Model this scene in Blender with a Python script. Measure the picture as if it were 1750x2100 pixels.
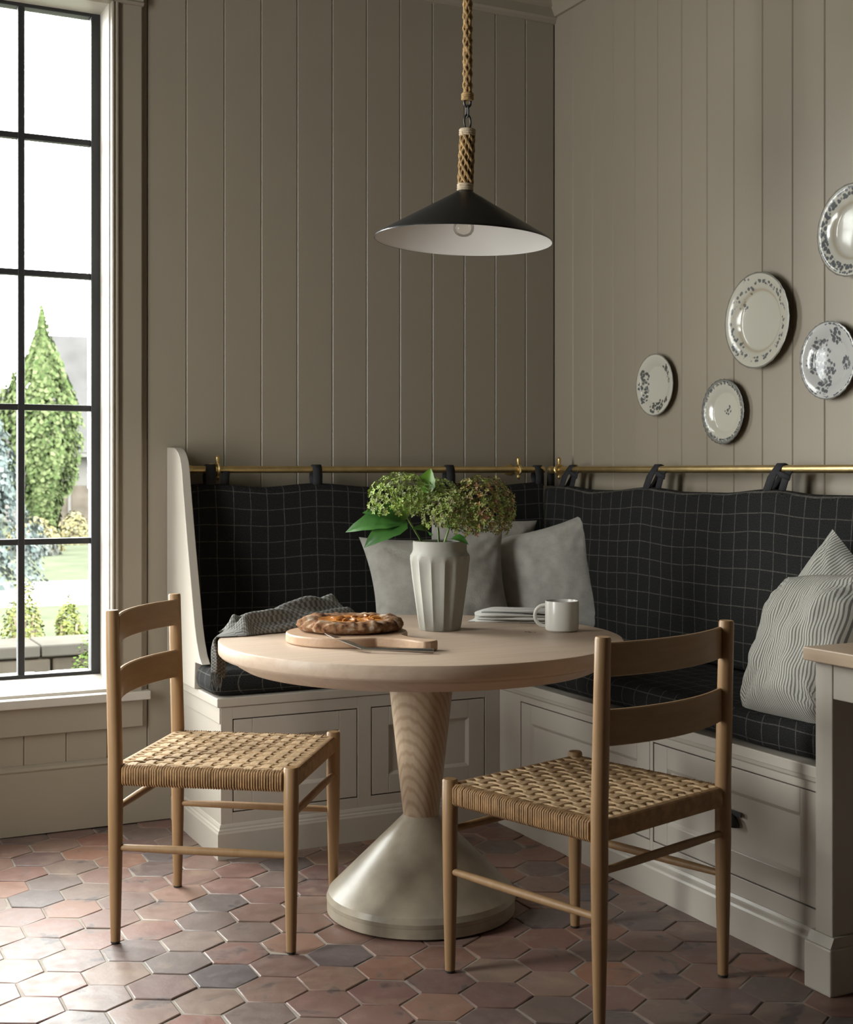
import bpy, bmesh, math, random
from math import sin, cos, pi, sqrt, atan2, radians, hypot
from mathutils import Vector, Matrix, noise

for o in list(bpy.data.objects): bpy.data.objects.remove(o, do_unlink=True)
SC = bpy.context.scene
COL = SC.collection
random.seed(7)

# ------------------------------------------------------------------ camera
cd = bpy.data.cameras.new('camera'); cam = bpy.data.objects.new('camera', cd); COL.objects.link(cam)
cam.location = (-2.841, -4.5575, 1.22)
cam.rotation_euler = (radians(90), 0, radians(-26.395))
cd.sensor_fit = 'HORIZONTAL'; cd.sensor_width = 36.0; cd.lens = 36.0*2700/1750
cd.shift_y = -82/1750
cd.dof.use_dof = True; cd.dof.focus_distance = 3.6; cd.dof.aperture_fstop = 9.0
cd.clip_start = 0.05; cd.clip_end = 300
SC.camera = cam
SC.view_settings.view_transform = 'Standard'; SC.view_settings.look = 'None'
SC.view_settings.gamma = 1; SC.view_settings.use_curve_mapping = False
SC.view_settings.exposure = 0.02

# ------------------------------------------------------------------ sky (white overcast day)
W = bpy.data.worlds.new('overcast_sky'); SC.world = W; W.use_nodes = True
bgn = W.node_tree.nodes['Background']
bgn.inputs['Color'].default_value = (0.98, 0.985, 0.975, 1)
bgn.inputs['Strength'].default_value = 30.0

def portal(name, loc, rot, sx, sy):
    l = bpy.data.lights.new(name, 'AREA'); l.shape = 'RECTANGLE'; l.size = sx; l.size_y = sy
    l.cycles.is_portal = True
    o = bpy.data.objects.new(name, l); COL.objects.link(o); o.location = loc; o.rotation_euler = rot
# sampling portals (give off no light of their own): they sit in the window openings
portal('window_portal', (-2.43, 0.20, 1.68), (radians(-90), 0, 0), 1.26, 2.36)
portal('window_portal', (-3.65, -1.35, 1.68), (radians(90), 0, radians(-90)), 0.62, 2.36)

# ------------------------------------------------------------------ materials
def new_mat(name):
    m = bpy.data.materials.new(name); m.use_nodes = True
    nt = m.node_tree; b = nt.nodes['Principled BSDF']
    return m, nt, b
def N(nt, t, **kw):
    n = nt.nodes.new(t)
    for k, v in kw.items():
        if k in n.inputs.keys(): n.inputs[k].default_value = v
        else: setattr(n, k, v)
    return n
def L(nt, a, b): nt.links.new(a, b)
def ramp(nt, stops, interp='LINEAR'):
    r = nt.nodes.new('ShaderNodeValToRGB'); e = r.color_ramp.elements; r.color_ramp.interpolation = interp
    while len(e) < len(stops): e.new(0.5)
    for i, (p, c) in enumerate(stops):
        e[i].position = p; e[i].color = (*c, 1) if len(c) == 3 else c
    return r
def mixc(nt, fac, a, b, mode='MIX'):
    m = nt.nodes.new('ShaderNodeMix'); m.data_type = 'RGBA'; m.blend_type = mode
    for inp, v in ((m.inputs[0], fac), (m.inputs[6], a), (m.inputs[7], b)):
        if hasattr(v, 'default_value') or hasattr(v, 'is_linked'): L(nt, v, inp)
        elif isinstance(v, (int, float)): inp.default_value = v
        else: inp.default_value = (*v, 1)
    return m.outputs[2]
def math_(nt, op, a, b=None, clamp=False):
    m = nt.nodes.new('ShaderNodeMath'); m.operation = op; m.use_clamp = clamp
    for i, v in enumerate((a, b)):
        if v is None: continue
        if isinstance(v, (int, float)): m.inputs[i].default_value = v
        else: L(nt, v, m.inputs[i])
    return m.outputs[0]
def plain(name, col, rough=0.5, var=0.06, scale=6, bump=0.0, bscale=60, metal=0.0, spec=0.5):
    m, nt, b = new_mat(name)
    tc = N(nt, 'ShaderNodeTexCoord')
    n = N(nt, 'ShaderNodeTexNoise', Scale=scale, Detail=4.0); L(nt, tc.outputs['Object'], n.inputs['Vector'])
    lo = tuple(c*(1-var) for c in col); hi = tuple(min(1, c*(1+var)) for c in col)
    r = ramp(nt, [(0.3, lo), (0.7, hi)]); L(nt, n.outputs['Fac'], r.inputs['Fac'])
    L(nt, r.outputs['Color'], b.inputs['Base Color'])
    b.inputs['Roughness'].default_value = rough; b.inputs['Metallic'].default_value = metal
    b.inputs['Specular IOR Level'].default_value = spec
    if bump:
        n2 = N(nt, 'ShaderNodeTexNoise', Scale=bscale, Detail=3.0); L(nt, tc.outputs['Object'], n2.inputs['Vector'])
        bp = N(nt, 'ShaderNodeBump', Strength=bump, Distance=0.002); L(nt, n2.outputs['Fac'], bp.inputs['Height'])
        L(nt, bp.outputs['Normal'], b.inputs['Normal'])
    return m
def wood(name, dark, light, axis='z', rough=0.5, scale=1.0, cathedral=False):
    m, nt, b = new_mat(name)
    tc = N(nt, 'ShaderNodeTexCoord'); mp = N(nt, 'ShaderNodeMapping')
    s = {'x': (1.2, 22, 22), 'y': (22, 1.2, 22), 'z': (22, 22, 1.2)}[axis]
    mp.inputs['Scale'].default_value = tuple(v*scale for v in s)
    L(nt, tc.outputs['Object'], mp.inputs['Vector'])
    n = N(nt, 'ShaderNodeTexNoise', Scale=2.0, Detail=6.0, Roughness=0.65, Distortion=0.6); L(nt, mp.outputs['Vector'], n.inputs['Vector'])
    r = ramp(nt, [(0.25, dark), (0.75, light)]); L(nt, n.outputs['Fac'], r.inputs['Fac'])
    col = r.outputs['Color']
    if cathedral:
        mp2 = N(nt, 'ShaderNodeMapping'); mp2.inputs['Scale'].default_value = (9, 9, 1.7); mp2.inputs['Location'].default_value = (0.4, 0.25, 0.1)
        L(nt, tc.outputs['Object'], mp2.inputs['Vector'])
        wv = N(nt, 'ShaderNodeTexWave', Scale=5.0, Distortion=2.2, Detail=2.0); wv.wave_type = 'RINGS'; wv.rings_direction = 'SPHERICAL'
        wv.inputs['Detail Scale'].default_value = 1.2
        L(nt, mp2.outputs['Vector'], wv.inputs['Vector'])
        r2 = ramp(nt, [(0.0, (0.72, 0.66, 0.6)), (0.55, (1, 1, 1))]); L(nt, wv.outputs['Fac'], r2.inputs['Fac'])
        col = mixc(nt, 0.8, col, r2.outputs['Color'], 'MULTIPLY')
    L(nt, col, b.inputs['Base Color']); b.inputs['Roughness'].default_value = rough
    b.inputs['Specular IOR Level'].default_value = 0.35
    bp = N(nt, 'ShaderNodeBump', Strength=0.12, Distance=0.001); L(nt, n.outputs['Fac'], bp.inputs['Height']); L(nt, bp.outputs['Normal'], b.inputs['Normal'])
    return m

M = {}
PAINT = (0.287, 0.244, 0.188)
M['paint'] = plain('greige_paint', PAINT, 0.38, 0.03, 3, 0.05, 25)
M['bench_paint'] = plain('pale_putty_paint', (0.435, 0.392, 0.338), 0.36, 0.03, 3, 0.05, 25)
M['window_paint'] = plain('window_trim_paint', (0.48, 0.44, 0.39), 0.4, 0.02)
M['groove'] = plain('groove_paint', (0.24, 0.205, 0.155), 0.6, 0.02)
M['bounce_cut'] = plain('bounce_cut_dark', (0.06, 0.06, 0.055), 0.5, 0.03)  # invented dark tone for unseen walls, cuts bounced light
M['ceiling'] = plain('ceiling_paint', (0.17, 0.147, 0.113), 0.6, 0.02)
M['black_metal'] = plain('black_painted_metal', (0.018, 0.018, 0.018), 0.42, 0.1)
M['steel_frame'] = plain('dark_window_metal', (0.022, 0.022, 0.023), 0.5, 0.1)
M['brass'] = plain('aged_brass', (0.74, 0.56, 0.27), 0.40, 0.12, 20, metal=1.0)
M['chair_wood'] = wood('oiled_oak', (0.24, 0.138, 0.060), (0.33, 0.20, 0.10), 'z', 0.45)
M['chair_slat'] = wood('oiled_oak_slat', (0.225, 0.132, 0.060), (0.30, 0.183, 0.093), 'x', 0.45)
M['cord'] = plain('paper_cord', (0.44, 0.30, 0.165), 0.75, 0.22, 55, 0.5, 300)
M['cord_shaded'] = plain('paper_cord_shaded', (0.31, 0.185, 0.085), 0.75, 0.25, 55, 0.5, 300)  # same cord, darker: shade of sides and underside put into the colour
M['table_top'] = wood('bleached_oak_top', (0.44, 0.325, 0.24), (0.54, 0.415, 0.32), 'x', 0.42)
M['table_cone'] = wood('bleached_oak_cone', (0.38, 0.28, 0.19), (0.47, 0.36, 0.255), 'z', 0.5, cathedral=True)
M['table_base'] = plain('limewashed_base', (0.31, 0.265, 0.20), 0.36, 0.32, 8, 0.5, 16)
M['desk_top'] = wood('desk_oak', (0.40, 0.29, 0.20), (0.48, 0.36, 0.26), 'y', 0.45)
M['rope'] = plain('jute_rope', (0.30, 0.185, 0.075), 0.85, 0.3, 60, 0.6, 200)
M['rope_pale'] = plain('jute_binding', (0.42, 0.33, 0.23), 0.85, 0.2, 60, 0.6, 200)
M['shade_out'] = plain('shade_black', (0.014, 0.014, 0.014), 0.33, 0.1)
M['shade_in'] = plain('shade_white_enamel', (0.80, 0.78, 0.76), 0.35, 0.02)
M['linen'] = plain('grey_linen', (0.39, 0.37, 0.335), 0.9, 0.12, 30, 0.6, 220)
M['strap'] = plain('charcoal_strap', (0.018, 0.017, 0.020), 0.85, 0.2, 60, 0.4, 300)
M['cushion_end'] = plain('charcoal_wool', (0.05, 0.05, 0.05), 0.9, 0.5, 200, 0.5, 400)
M['vase'] = plain('chalky_stoneware', (0.32, 0.305, 0.265), 0.65, 0.05, 12, 0.25, 80)
M['mug'] = plain('white_glazed_stoneware', (0.56, 0.53, 0.48), 0.25, 0.05, 8)
M['board'] = wood('board_beech', (0.38, 0.24, 0.15), (0.50, 0.34, 0.23), 'x', 0.5)
M['steel'] = plain('cutlery_steel', (0.42, 0.40, 0.38), 0.30, 0.1, 30, metal=1.0)
M['stem'] = plain('flower_stem', (0.16, 0.26, 0.06), 0.5, 0.2, 20)
M['bulb_base'] = plain('lamp_socket', (0.30, 0.28, 0.25), 0.4, 0.05)

def leaf_mat(name, c1, c2, rough=0.42):
    m, nt, b = new_mat(name)
    tc = N(nt, 'ShaderNodeTexCoord'); n = N(nt, 'ShaderNodeTexNoise', Scale=18.0, Detail=3.0); L(nt, tc.outputs['Object'], n.inputs['Vector'])
    r = ramp(nt, [(0.3, c1), (0.7, c2)]); L(nt, n.outputs['Fac'], r.inputs['Fac']); L(nt, r.outputs['Color'], b.inputs['Base Color'])
    b.inputs['Roughness'].default_value = rough
    return m
M['leaf'] = leaf_mat('hydrangea_leaf', (0.025, 0.085, 0.018), (0.06, 0.17, 0.03), 0.3)
M['leaf_bright'] = leaf_mat('young_leaf', (0.08, 0.20, 0.02), (0.15, 0.30, 0.04), 0.35)
def floret_mat(name, cols):
    m, nt, b = new_mat(name)
    g = N(nt, 'ShaderNodeNewGeometry')
    k = len(cols)
    r = ramp(nt, [(i/(k-1), c) for i, c in enumerate(cols)]); L(nt, g.outputs['Random Per Island'], r.inputs['Fac'])
    L(nt, r.outputs['Color'], b.inputs['Base Color']); b.inputs['Roughness'].default_value = 0.6
    return m
M['floret_green'] = floret_mat('green_florets', [(0.13, 0.21, 0.025), (0.29, 0.40, 0.065), (0.16, 0.19, 0.06), (0.36, 0.45, 0.11), (0.08, 0.085, 0.05)])
M['floret_mid'] = floret_mat('mid_florets', [(0.11, 0.17, 0.022), (0.23, 0.31, 0.05), (0.14, 0.12, 0.06), (0.28, 0.34, 0.08), (0.10, 0.07, 0.04)])
M['floret_mauve'] = floret_mat('faded_florets', [(0.10, 0.15, 0.022), (0.20, 0.26, 0.045), (0.17, 0.065, 0.035), (0.24, 0.27, 0.07), (0.28, 0.085, 0.022)])

# woven plaid wool with thin pale window-pane check (UV in metres)
def plaid(name, pitch=0.0625, w=0.026, base=(0.0125, 0.0122, 0.012), line=(0.085, 0.08, 0.07)):
    m, nt, b = new_mat(name)
    uv = N(nt, 'ShaderNodeUVMap'); sp = N(nt, 'ShaderNodeSeparateXYZ'); L(nt, uv.outputs['UV'], sp.inputs[0])
    n3 = N(nt, 'ShaderNodeTexNoise', Scale=7.0, Detail=1.0); L(nt, uv.outputs['UV'], n3.inputs['Vector'])
    wob = math_(nt, 'MULTIPLY', math_(nt, 'SUBTRACT', n3.outputs['Fac'], 0.5), 0.14)
    fs = []
    for ax in (0, 1):
        f = math_(nt, 'FRACT', math_(nt, 'ADD', math_(nt, 'DIVIDE', sp.outputs[ax], pitch), wob))
        fs.append(math_(nt, 'LESS_THAN', math_(nt, 'ABSOLUTE', math_(nt, 'SUBTRACT', f, 0.5)), w))
    lm = math_(nt, 'MAXIMUM', fs[0], fs[1])
    n = N(nt, 'ShaderNodeTexNoise', Scale=420.0, Detail=2.0); L(nt, uv.outputs['UV'], n.inputs['Vector'])
    n2 = N(nt, 'ShaderNodeTexNoise', Scale=90.0, Detail=2.0); L(nt, uv.outputs['UV'], n2.inputs['Vector'])
    r = ramp(nt, [(0.38, tuple(c*0.35 for c in base)), (0.66, tuple(c*2.3 for c in base))]); L(nt, n.outputs['Fac'], r.inputs['Fac'])
    lf = math_(nt, 'MULTIPLY', lm, math_(nt, 'MULTIPLY', n2.outputs['Fac'], 1.5), clamp=True)
    L(nt, mixc(nt, lf, r.outputs['Color'], line), b.inputs['Base Color'])
    b.inputs['Roughness'].default_value = 0.92; b.inputs['Specular IOR Level'].default_value = 0.15
    bp = N(nt, 'ShaderNodeBump', Strength=0.4, Distance=0.001); L(nt, n.outputs['Fac'], bp.inputs['Height']); L(nt, bp.outputs['Normal'], b.inputs['Normal'])
    return m
M['plaid'] = plaid('windowpane_wool')

def ticking(name):
    m, nt, b = new_mat(name)
    uv = N(nt, 'ShaderNodeUVMap'); sp = N(nt, 'ShaderNodeSeparateXYZ'); L(nt, uv.outputs['UV'], sp.inputs[0])
    f = math_(nt, 'FRACT', math_(nt, 'DIVIDE', sp.outputs[0], 0.0085))
    s = math_(nt, 'LESS_THAN', f, 0.42)
    n = N(nt, 'ShaderNodeTexNoise', Scale=260.0, Detail=2.0); L(nt, uv.outputs['UV'], n.inputs['Vector'])
    c = mixc(nt, s, (0.46, 0.44, 0.39), (0.125, 0.12, 0.11))
    c = mixc(nt, math_(nt, 'MULTIPLY', n.outputs['Fac'], 0.25), c, (0.3, 0.29, 0.27))
    L(nt, c, b.inputs['Base Color']); b.inputs['Roughness'].default_value = 0.9; b.inputs['Specular IOR Level'].default_value = 0.2
    bp = N(nt, 'ShaderNodeBump', Strength=0.3, Distance=0.001); L(nt, n.outputs['Fac'], bp.inputs['Height']); L(nt, bp.outputs['Normal'], b.inputs['Normal'])
    return m
M['ticking'] = ticking('ticking_stripe_linen')

def weave_cloth(name, c1, c2, sc=160):
    m, nt, b = new_mat(name)
    uv = N(nt, 'ShaderNodeUVMap')
    ck = N(nt, 'ShaderNodeTexChecker', Scale=float(sc)*1.6); L(nt, uv.outputs['UV'], ck.inputs['Vector'])
    n = N(nt, 'ShaderNodeTexNoise', Scale=float(sc), Detail=2.0); L(nt, uv.outputs['UV'], n.inputs['Vector'])
    f = math_(nt, 'MULTIPLY', math_(nt, 'ADD', ck.outputs['Fac'], n.outputs['Fac']), 0.5)
    L(nt, mixc(nt, f, c1, c2), b.inputs['Base Color']); b.inputs['Roughness'].default_value = 0.95; b.inputs['Specular IOR Level'].default_value = 0.1
    bp = N(nt, 'ShaderNodeBump', Strength=0.5, Distance=0.002); L(nt, f, bp.inputs['Height']); L(nt, bp.outputs['Normal'], b.inputs['Normal'])
    return m
M['towel'] = weave_cloth('charcoal_waffle_towel', (0.045, 0.044, 0.041), (0.31, 0.30, 0.28), 70)
def stripe_napkin(name):
    m, nt, b = new_mat(name)
    tc = N(nt, 'ShaderNodeTexCoord'); sp = N(nt, 'ShaderNodeSeparateXYZ'); L(nt, tc.outputs['Object'], sp.inputs[0])
    f = math_(nt, 'FRACT', math_(nt, 'DIVIDE', sp.outputs[1], 0.031)); s = math_(nt, 'LESS_THAN', f, 0.32)
    L(nt, mixc(nt, s, (0.66, 0.64, 0.60), (0.36, 0.35, 0.33)), b.inputs['Base Color']); b.inputs['Roughness'].default_value = 0.9
    return m
M['napkin'] = stripe_napkin('striped_napkin')

def glass(name, tint=(1, 1, 1), gl=0.06):
    m = bpy.data.materials.new(name); m.use_nodes = True; nt = m.node_tree
    nt.nodes.remove(nt.nodes['Principled BSDF'])
    t = N(nt, 'ShaderNodeBsdfTransparent'); t.inputs['Color'].default_value = (*tint, 1)
    g = N(nt, 'ShaderNodeBsdfGlossy'); g.inputs['Roughness'].default_value = 0.02
    lw = N(nt, 'ShaderNodeLayerWeight', Blend=0.25)
    mx = N(nt, 'ShaderNodeMixShader'); L(nt, math_(nt, 'MULTIPLY', lw.outputs['Fresnel'], gl*6, clamp=True), mx.inputs[0])
    L(nt, t.outputs[0], mx.inputs[1]); L(nt, g.outputs[0], mx.inputs[2])
    L(nt, mx.outputs[0], nt.nodes['Material Output'].inputs['Surface'])
    return m
M['glass'] = glass('window_glass', (0.97, 0.985, 0.975))
M['bulb'] = glass('bulb_glass', (0.95, 0.93, 0.9), 0.12)

def tile_mat(name, island=False):
    m, nt, b = new_mat(name)
    if island: src = N(nt, 'ShaderNodeNewGeometry').outputs['Random Per Island']
    else: src = N(nt, 'ShaderNodeObjectInfo').outputs['Random']
    tc = N(nt, 'ShaderNodeTexCoord'); g = N(nt, 'ShaderNodeNewGeometry')
    r = ramp(nt, [(0.0, (0.200, 0.092, 0.068)), (0.14, (0.126, 0.095, 0.085)), (0.28, (0.225, 0.128, 0.092)), (0.42, (0.088, 0.074, 0.078)),
                  (0.56, (0.190, 0.128, 0.097)), (0.70, (0.165, 0.088, 0.074)), (0.84, (0.110, 0.082, 0.077)), (1.0, (0.230, 0.112, 0.072))])
    L(nt, src, r.inputs['Fac'])
    n = N(nt, 'ShaderNodeTexNoise', Scale=8.5, Detail=6.0, Roughness=0.62, Distortion=0.4); L(nt, g.outputs['Position'], n.inputs['Vector'])
    r2 = ramp(nt, [(0.36, (0.060, 0.047, 0.048)), (0.5, (0.3, 0.25, 0.2)), (0.66, (0.27, 0.195, 0.135))]); L(nt, n.outputs['Fac'], r2.inputs['Fac'])
    f2 = ramp(nt, [(0.34, (1, 1, 1)), (0.46, (0, 0, 0)), (0.56, (0, 0, 0)), (0.72, (0.7, 0.7, 0.7))]); L(nt, n.outputs['Fac'], f2.inputs['Fac'])
    c = mixc(nt, math_(nt, 'MULTIPLY', f2.outputs['Color'], 0.75), r.outputs['Color'], r2.outputs['Color'])
    n2 = N(nt, 'ShaderNodeTexNoise', Scale=26.0, Detail=3.0, Roughness=0.45); L(nt, g.outputs['Position'], n2.inputs['Vector'])
    c = mixc(nt, 0.30, c, mixc(nt, n2.outputs['Fac'], (0.35, 0.3, 0.28), (1.0, 0.95, 0.9)), 'OVERLAY')
    L(nt, c, b.inputs['Base Color'])
    rr = ramp(nt, [(0.3, (0.42,)*3), (0.7, (0.58,)*3)]); L(nt, n2.outputs['Fac'], rr.inputs['Fac']); L(nt, rr.outputs['Color'], b.inputs['Roughness']); b.inputs['Specular IOR Level'].default_value = 0.5
    hb = math_(nt, 'ADD', n2.outputs['Fac'], math_(nt, 'MULTIPLY', n.outputs['Fac'], 2.0))
    bp = N(nt, 'ShaderNodeBump', Strength=0.30, Distance=0.003); L(nt, hb, bp.inputs['Height']); L(nt, bp.outputs['Normal'], b.inputs['Normal'])
    return m
M['tile'] = tile_mat('terracotta_tile'); M['tile_far'] = tile_mat('terracotta_tile_joined', True)
M['grout'] = plain('grout', (0.27, 0.235, 0.195), 0.8, 0.15, 20)

# ------------------------------------------------------------------ mesh builder
class MB:
    def __init__(s): s.v = []; s.f = []; s.uv = []; s.mi = []
    def add(s, vs, fs, uvs=None, mi=0):
        o = len(s.v); s.v += [tuple(p) for p in vs]
        for k, f in enumerate(fs):
            s.f.append([i+o for i in f]); s.mi.append(mi)
            s.uv.append([uvs[i] for i in f] if uvs else [(0, 0)]*len(f))
        return s
    def box(s, x0, x1, y0, y1, z0, z1, mi=0):
        if x0 > x1: x0, x1 = x1, x0
        if y0 > y1: y0, y1 = y1, y0
        if z0 > z1: z0, z1 = z1, z0
        v = [(x0,y0,z0),(x1,y0,z0),(x1,y1,z0),(x0,y1,z0),(x0,y0,z1),(x1,y0,z1),(x1,y1,z1),(x0,y1,z1)]
        return s.add(v, [(0,3,2,1),(4,5,6,7),(0,1,5,4),(1,2,6,5),(2,3,7,6),(3,0,4,7)], mi=mi)
    def lathe(s, prof, n=32, c=(0,0,0), mi=0, rf=None, cap=True):
        vs = []; m = len(prof)
        for i in range(n):
            a = 2*pi*i/n
            for j, (r, z) in enumerate(prof):
                rr = r*(rf(a, z) if rf else 1)
                vs.append((c[0]+rr*cos(a), c[1]+rr*sin(a), c[2]+z))
        fs = []
        for i in range(n):
            k = (i+1) % n
            for j in range(m-1): fs.append((i*m+j, k*m+j, k*m+j+1, i*m+j+1))
        if cap:
            if prof[0][0] > 1e-6: fs.append([i*m for i in range(n)][::-1])
            if prof[-1][0] > 1e-6: fs.append([i*m+m-1 for i in range(n)])
        return s.add(vs, fs, mi=mi)
    def tube(s, pts, r, n=8, cap=True, closed=False, mi=0):
        P = [Vector(p) for p in pts]; k = len(P); R = r if isinstance(r, (list, tuple)) else [r]*k
        vs = []; prev = None
        for i, p in enumerate(P):
            if closed: t = P[(i+1) % k]-P[i-1]
            else: t = P[min(i+1, k-1)]-P[max(i-1, 0)]
            t.normalize()
            if prev is None:
                u = t.orthogonal().normalized()
            else:
                u = prev-t*prev.dot(t); u = u.normalized() if u.length > 1e-6 else t.orthogonal().normalized()
            prev = u; w = t.cross(u)
            for j in range(n):
                a = 2*pi*j/n; vs.append(p+(u*cos(a)+w*sin(a))*R[i])
        fs = []
        for i in range(k if closed else k-1):
            q = (i+1) % k
            for j in range(n): fs.append((i*n+j, i*n+(j+1) % n, q*n+(j+1) % n, q*n+j))
        if cap and not closed:
            fs.append(list(range(n))[::-1]); fs.append([(k-1)*n+j for j in range(n)])
        return s.add(vs, fs, mi=mi)
    def prism(s, outline, axis, a, b, mi=0):
        n = len(outline)
        def P(p, t):
            if axis == 'x': return (t, p[0], p[1])
            if axis == 'y': return (p[0], t, p[1])
            return (p[0], p[1], t)
        vs = [P(p, a) for p in outline]+[P(p, b) for p in outline]
        fs = [(i, (i+1) % n, n+(i+1) % n, n+i) for i in range(n)]+[list(range(n))[::-1], [n+i for i in range(n)]]
        return s.add(vs, fs, mi=mi)
    def grid(s, fn, nu, nv, uvfn=None, wrapu=False, flip=False, mi=0):
        vs = []; uvs = []
        for i in range(nu+1):
            for j in range(nv+1):
                u, v = i/nu, j/nv
                vs.append(fn(u, v)); uvs.append(uvfn(u, v) if uvfn else (u, v))
        fs = []
        for i in range(nu):
            for j in range(nv):
                q = (i*(nv+1)+j, (i+1)*(nv+1)+j, (i+1)*(nv+1)+j+1, i*(nv+1)+j+1)
                fs.append(q[::-1] if flip else q)
        return s.add(vs, fs, uvs, mi)
    def mesh(s, name, mats, smooth=None, recalc=True):
        me = bpy.data.meshes.new(name); me.from_pydata(s.v, [], s.f); me.update()
        ul = me.uv_layers.new(name='UVMap'); k = 0
        flat = [c for f in s.uv for uv in f for c in uv]
        ul.data.foreach_set('uv', flat)
        for m in (mats if isinstance(mats, (list, tuple)) else [mats]): me.materials.append(m)
        me.polygons.foreach_set('material_index', s.mi)
        if recalc:
            bm = bmesh.new(); bm.from_mesh(me); bmesh.ops.recalc_face_normals(bm, faces=bm.faces); bm.to_mesh(me); bm.free()
        if smooth is not None:
            me.polygons.foreach_set('use_smooth', [True]*len(me.polygons))
            if smooth < 179:
                bm = bmesh.new(); bm.from_mesh(me); th = radians(smooth)
                for e in bm.edges:
                    if len(e.link_faces) == 2 and e.calc_face_angle(0) > th: e.smooth = False
                bm.to_mesh(me); bm.free()
        return me

def put(name, mb, mat, parent=None, smooth=None, bevel=0, seg=2, loc=None, rot=None, recalc=True):
    me = mb if isinstance(mb, bpy.types.Mesh) else mb.mesh(name, mat, smooth, recalc)
    o = bpy.data.objects.new(name, me); COL.objects.link(o)
    if parent: o.parent = parent
    if loc: o.location = loc
    if rot: o.rotation_euler = rot
    if bevel:
        md = o.modifiers.new('bevel', 'BEVEL'); md.width = bevel; md.segments = seg; md.limit_method = 'ANGLE'; md.angle_limit = radians(40)
        md.harden_normals = False
    return o
def tag(o, label, cat, group=None):
    o['label'] = label; o['category'] = cat
    if group: o['group'] = group
    return o
def empty(name, loc=(0,0,0), rotz=0):
    o = bpy.data.objects.new(name, None); COL.objects.link(o); o.location = loc; o.rotation_euler = (0, 0, rotz)
    o.empty_display_size = 0.1
    return o
def struct(o): o['kind'] = 'structure'; return o
def dup(root, loc, rotz):
    r = root.copy(); COL.objects.link(r); r.location = loc; r.rotation_euler = (0, 0, rotz)
    for ch in list(root.children):
        c = ch.copy(); COL.objects.link(c); c.parent = r
        for g in list(ch.children):
            d = g.copy(); COL.objects.link(d); d.parent = c
    return r
def sm(a, b, x):
    t = max(0, min(1, (x-a)/(b-a))); return t*t*(3-2*t)

CEIL = 3.14
# ================================================================== FLOOR
def tiles():
    fl = MB().box(-3.8, 0.2, -8.0, 0.2, -0.15, -0.0022)
    floor = struct(put('floor', fl, M['grout']))
    P = 0.1525; cx, cy = -0.948, -2.01
    Rv = (P-0.0034)/sqrt(3)
    variants = []
    for k in range(8):
        rnd = random.Random(k)
        mb = MB(); top = []; 
        for i in range(6):
            a = pi/6+i*pi/3
            top.append((cos(a)*(Rv+rnd.uniform(-.0022, .0012)), sin(a)*(Rv+rnd.uniform(-.0022, .0012))))
        dz = [rnd.uniform(-.0014, .0014) for _ in range(6)]
        vs = [(0, 0, 0.0006)]+[(x*0.965, y*0.965, dz[i]) for i, (x, y) in enumerate(top)]+[(x, y, -0.0016+dz[i]) for i, (x, y) in enumerate(top)]+[(x, y, -0.012) for x, y in top]
        fs = []
        for i in range(6):
            j = (i+1) % 6
            fs += [(0, 1+i, 1+j), (1+i, 7+i, 7+j, 1+j), (7+i, 13+i, 13+j, 7+j)]
        mb.add(vs, fs); variants.append((mb, mb.mesh('tile', M['tile'], 30)))
    pos = []
    fx, fy = sin(radians(26.395)), cos(radians(26.395))
    for j in range(-42, 20):
        for i in range(-32, 14):
            x = cx+P*(i+0.5*(j % 2)); y = cy+P*sqrt(3)/2*j
            if not (-3.55 < x < -0.02 and -7.5 < y < -0.02): continue
            dx, dy = x+2.841, y+4.5575
            d = dx*fx+dy*fy; u = dx*fy-dy*fx
            vis = d > 2.7 and abs(u)/max(d, .01) < 0.345 and not (x > -0.50 and y > -2.3) and not (y > -0.50 and x > -1.50)
            pos.append((0 if vis else 1, d if vis else hypot(dx, dy), x, y))
    pos.sort()
    far = MB(); n = 0
    for flag, d, x, y in pos:
        k = random.randrange(8); rz = random.randrange(6)*pi/3
        if flag == 0 and n < 300:
            o = put('tile', variants[k][1], None, floor, loc=(x, y, random.uniform(-.0012, .0012)), rot=(0, 0, rz)); n += 1
        else:
            c, s = cos(rz), sin(rz); mb = variants[k][0]
            far.add([(x+a*c-b*s, y+a*s+b*c, z) for a, b, z in mb.v], mb.f)
    o = put('tile_field', far, M['tile_far'], floor, smooth=30); o['kind'] = 'stuff'
    return n
NT = tiles()

# ================================================================== WALLS
PW = 0.1395
def plank_mesh(w, z0, z1, axis, t=0.018, ch=0.0028):
    # vertical tongue-and-groove board with chamfered long edges; front face towards -y (or -x)
    g = 0.0007
    prof = [(g, 0.0), (g, -t+ch), (g+ch, -t), (w-g-ch, -t), (w-g, -t+ch), (w-g, 0.0)]
    mb = MB()
    if axis == 'y': mb.prism([(a, b) for a, b in prof], 'z', z0, z1)
    else: mb.prism([(b, -a) for a, b in prof], 'z', z0, z1)
    return mb.mesh('plank', M['paint'])

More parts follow.
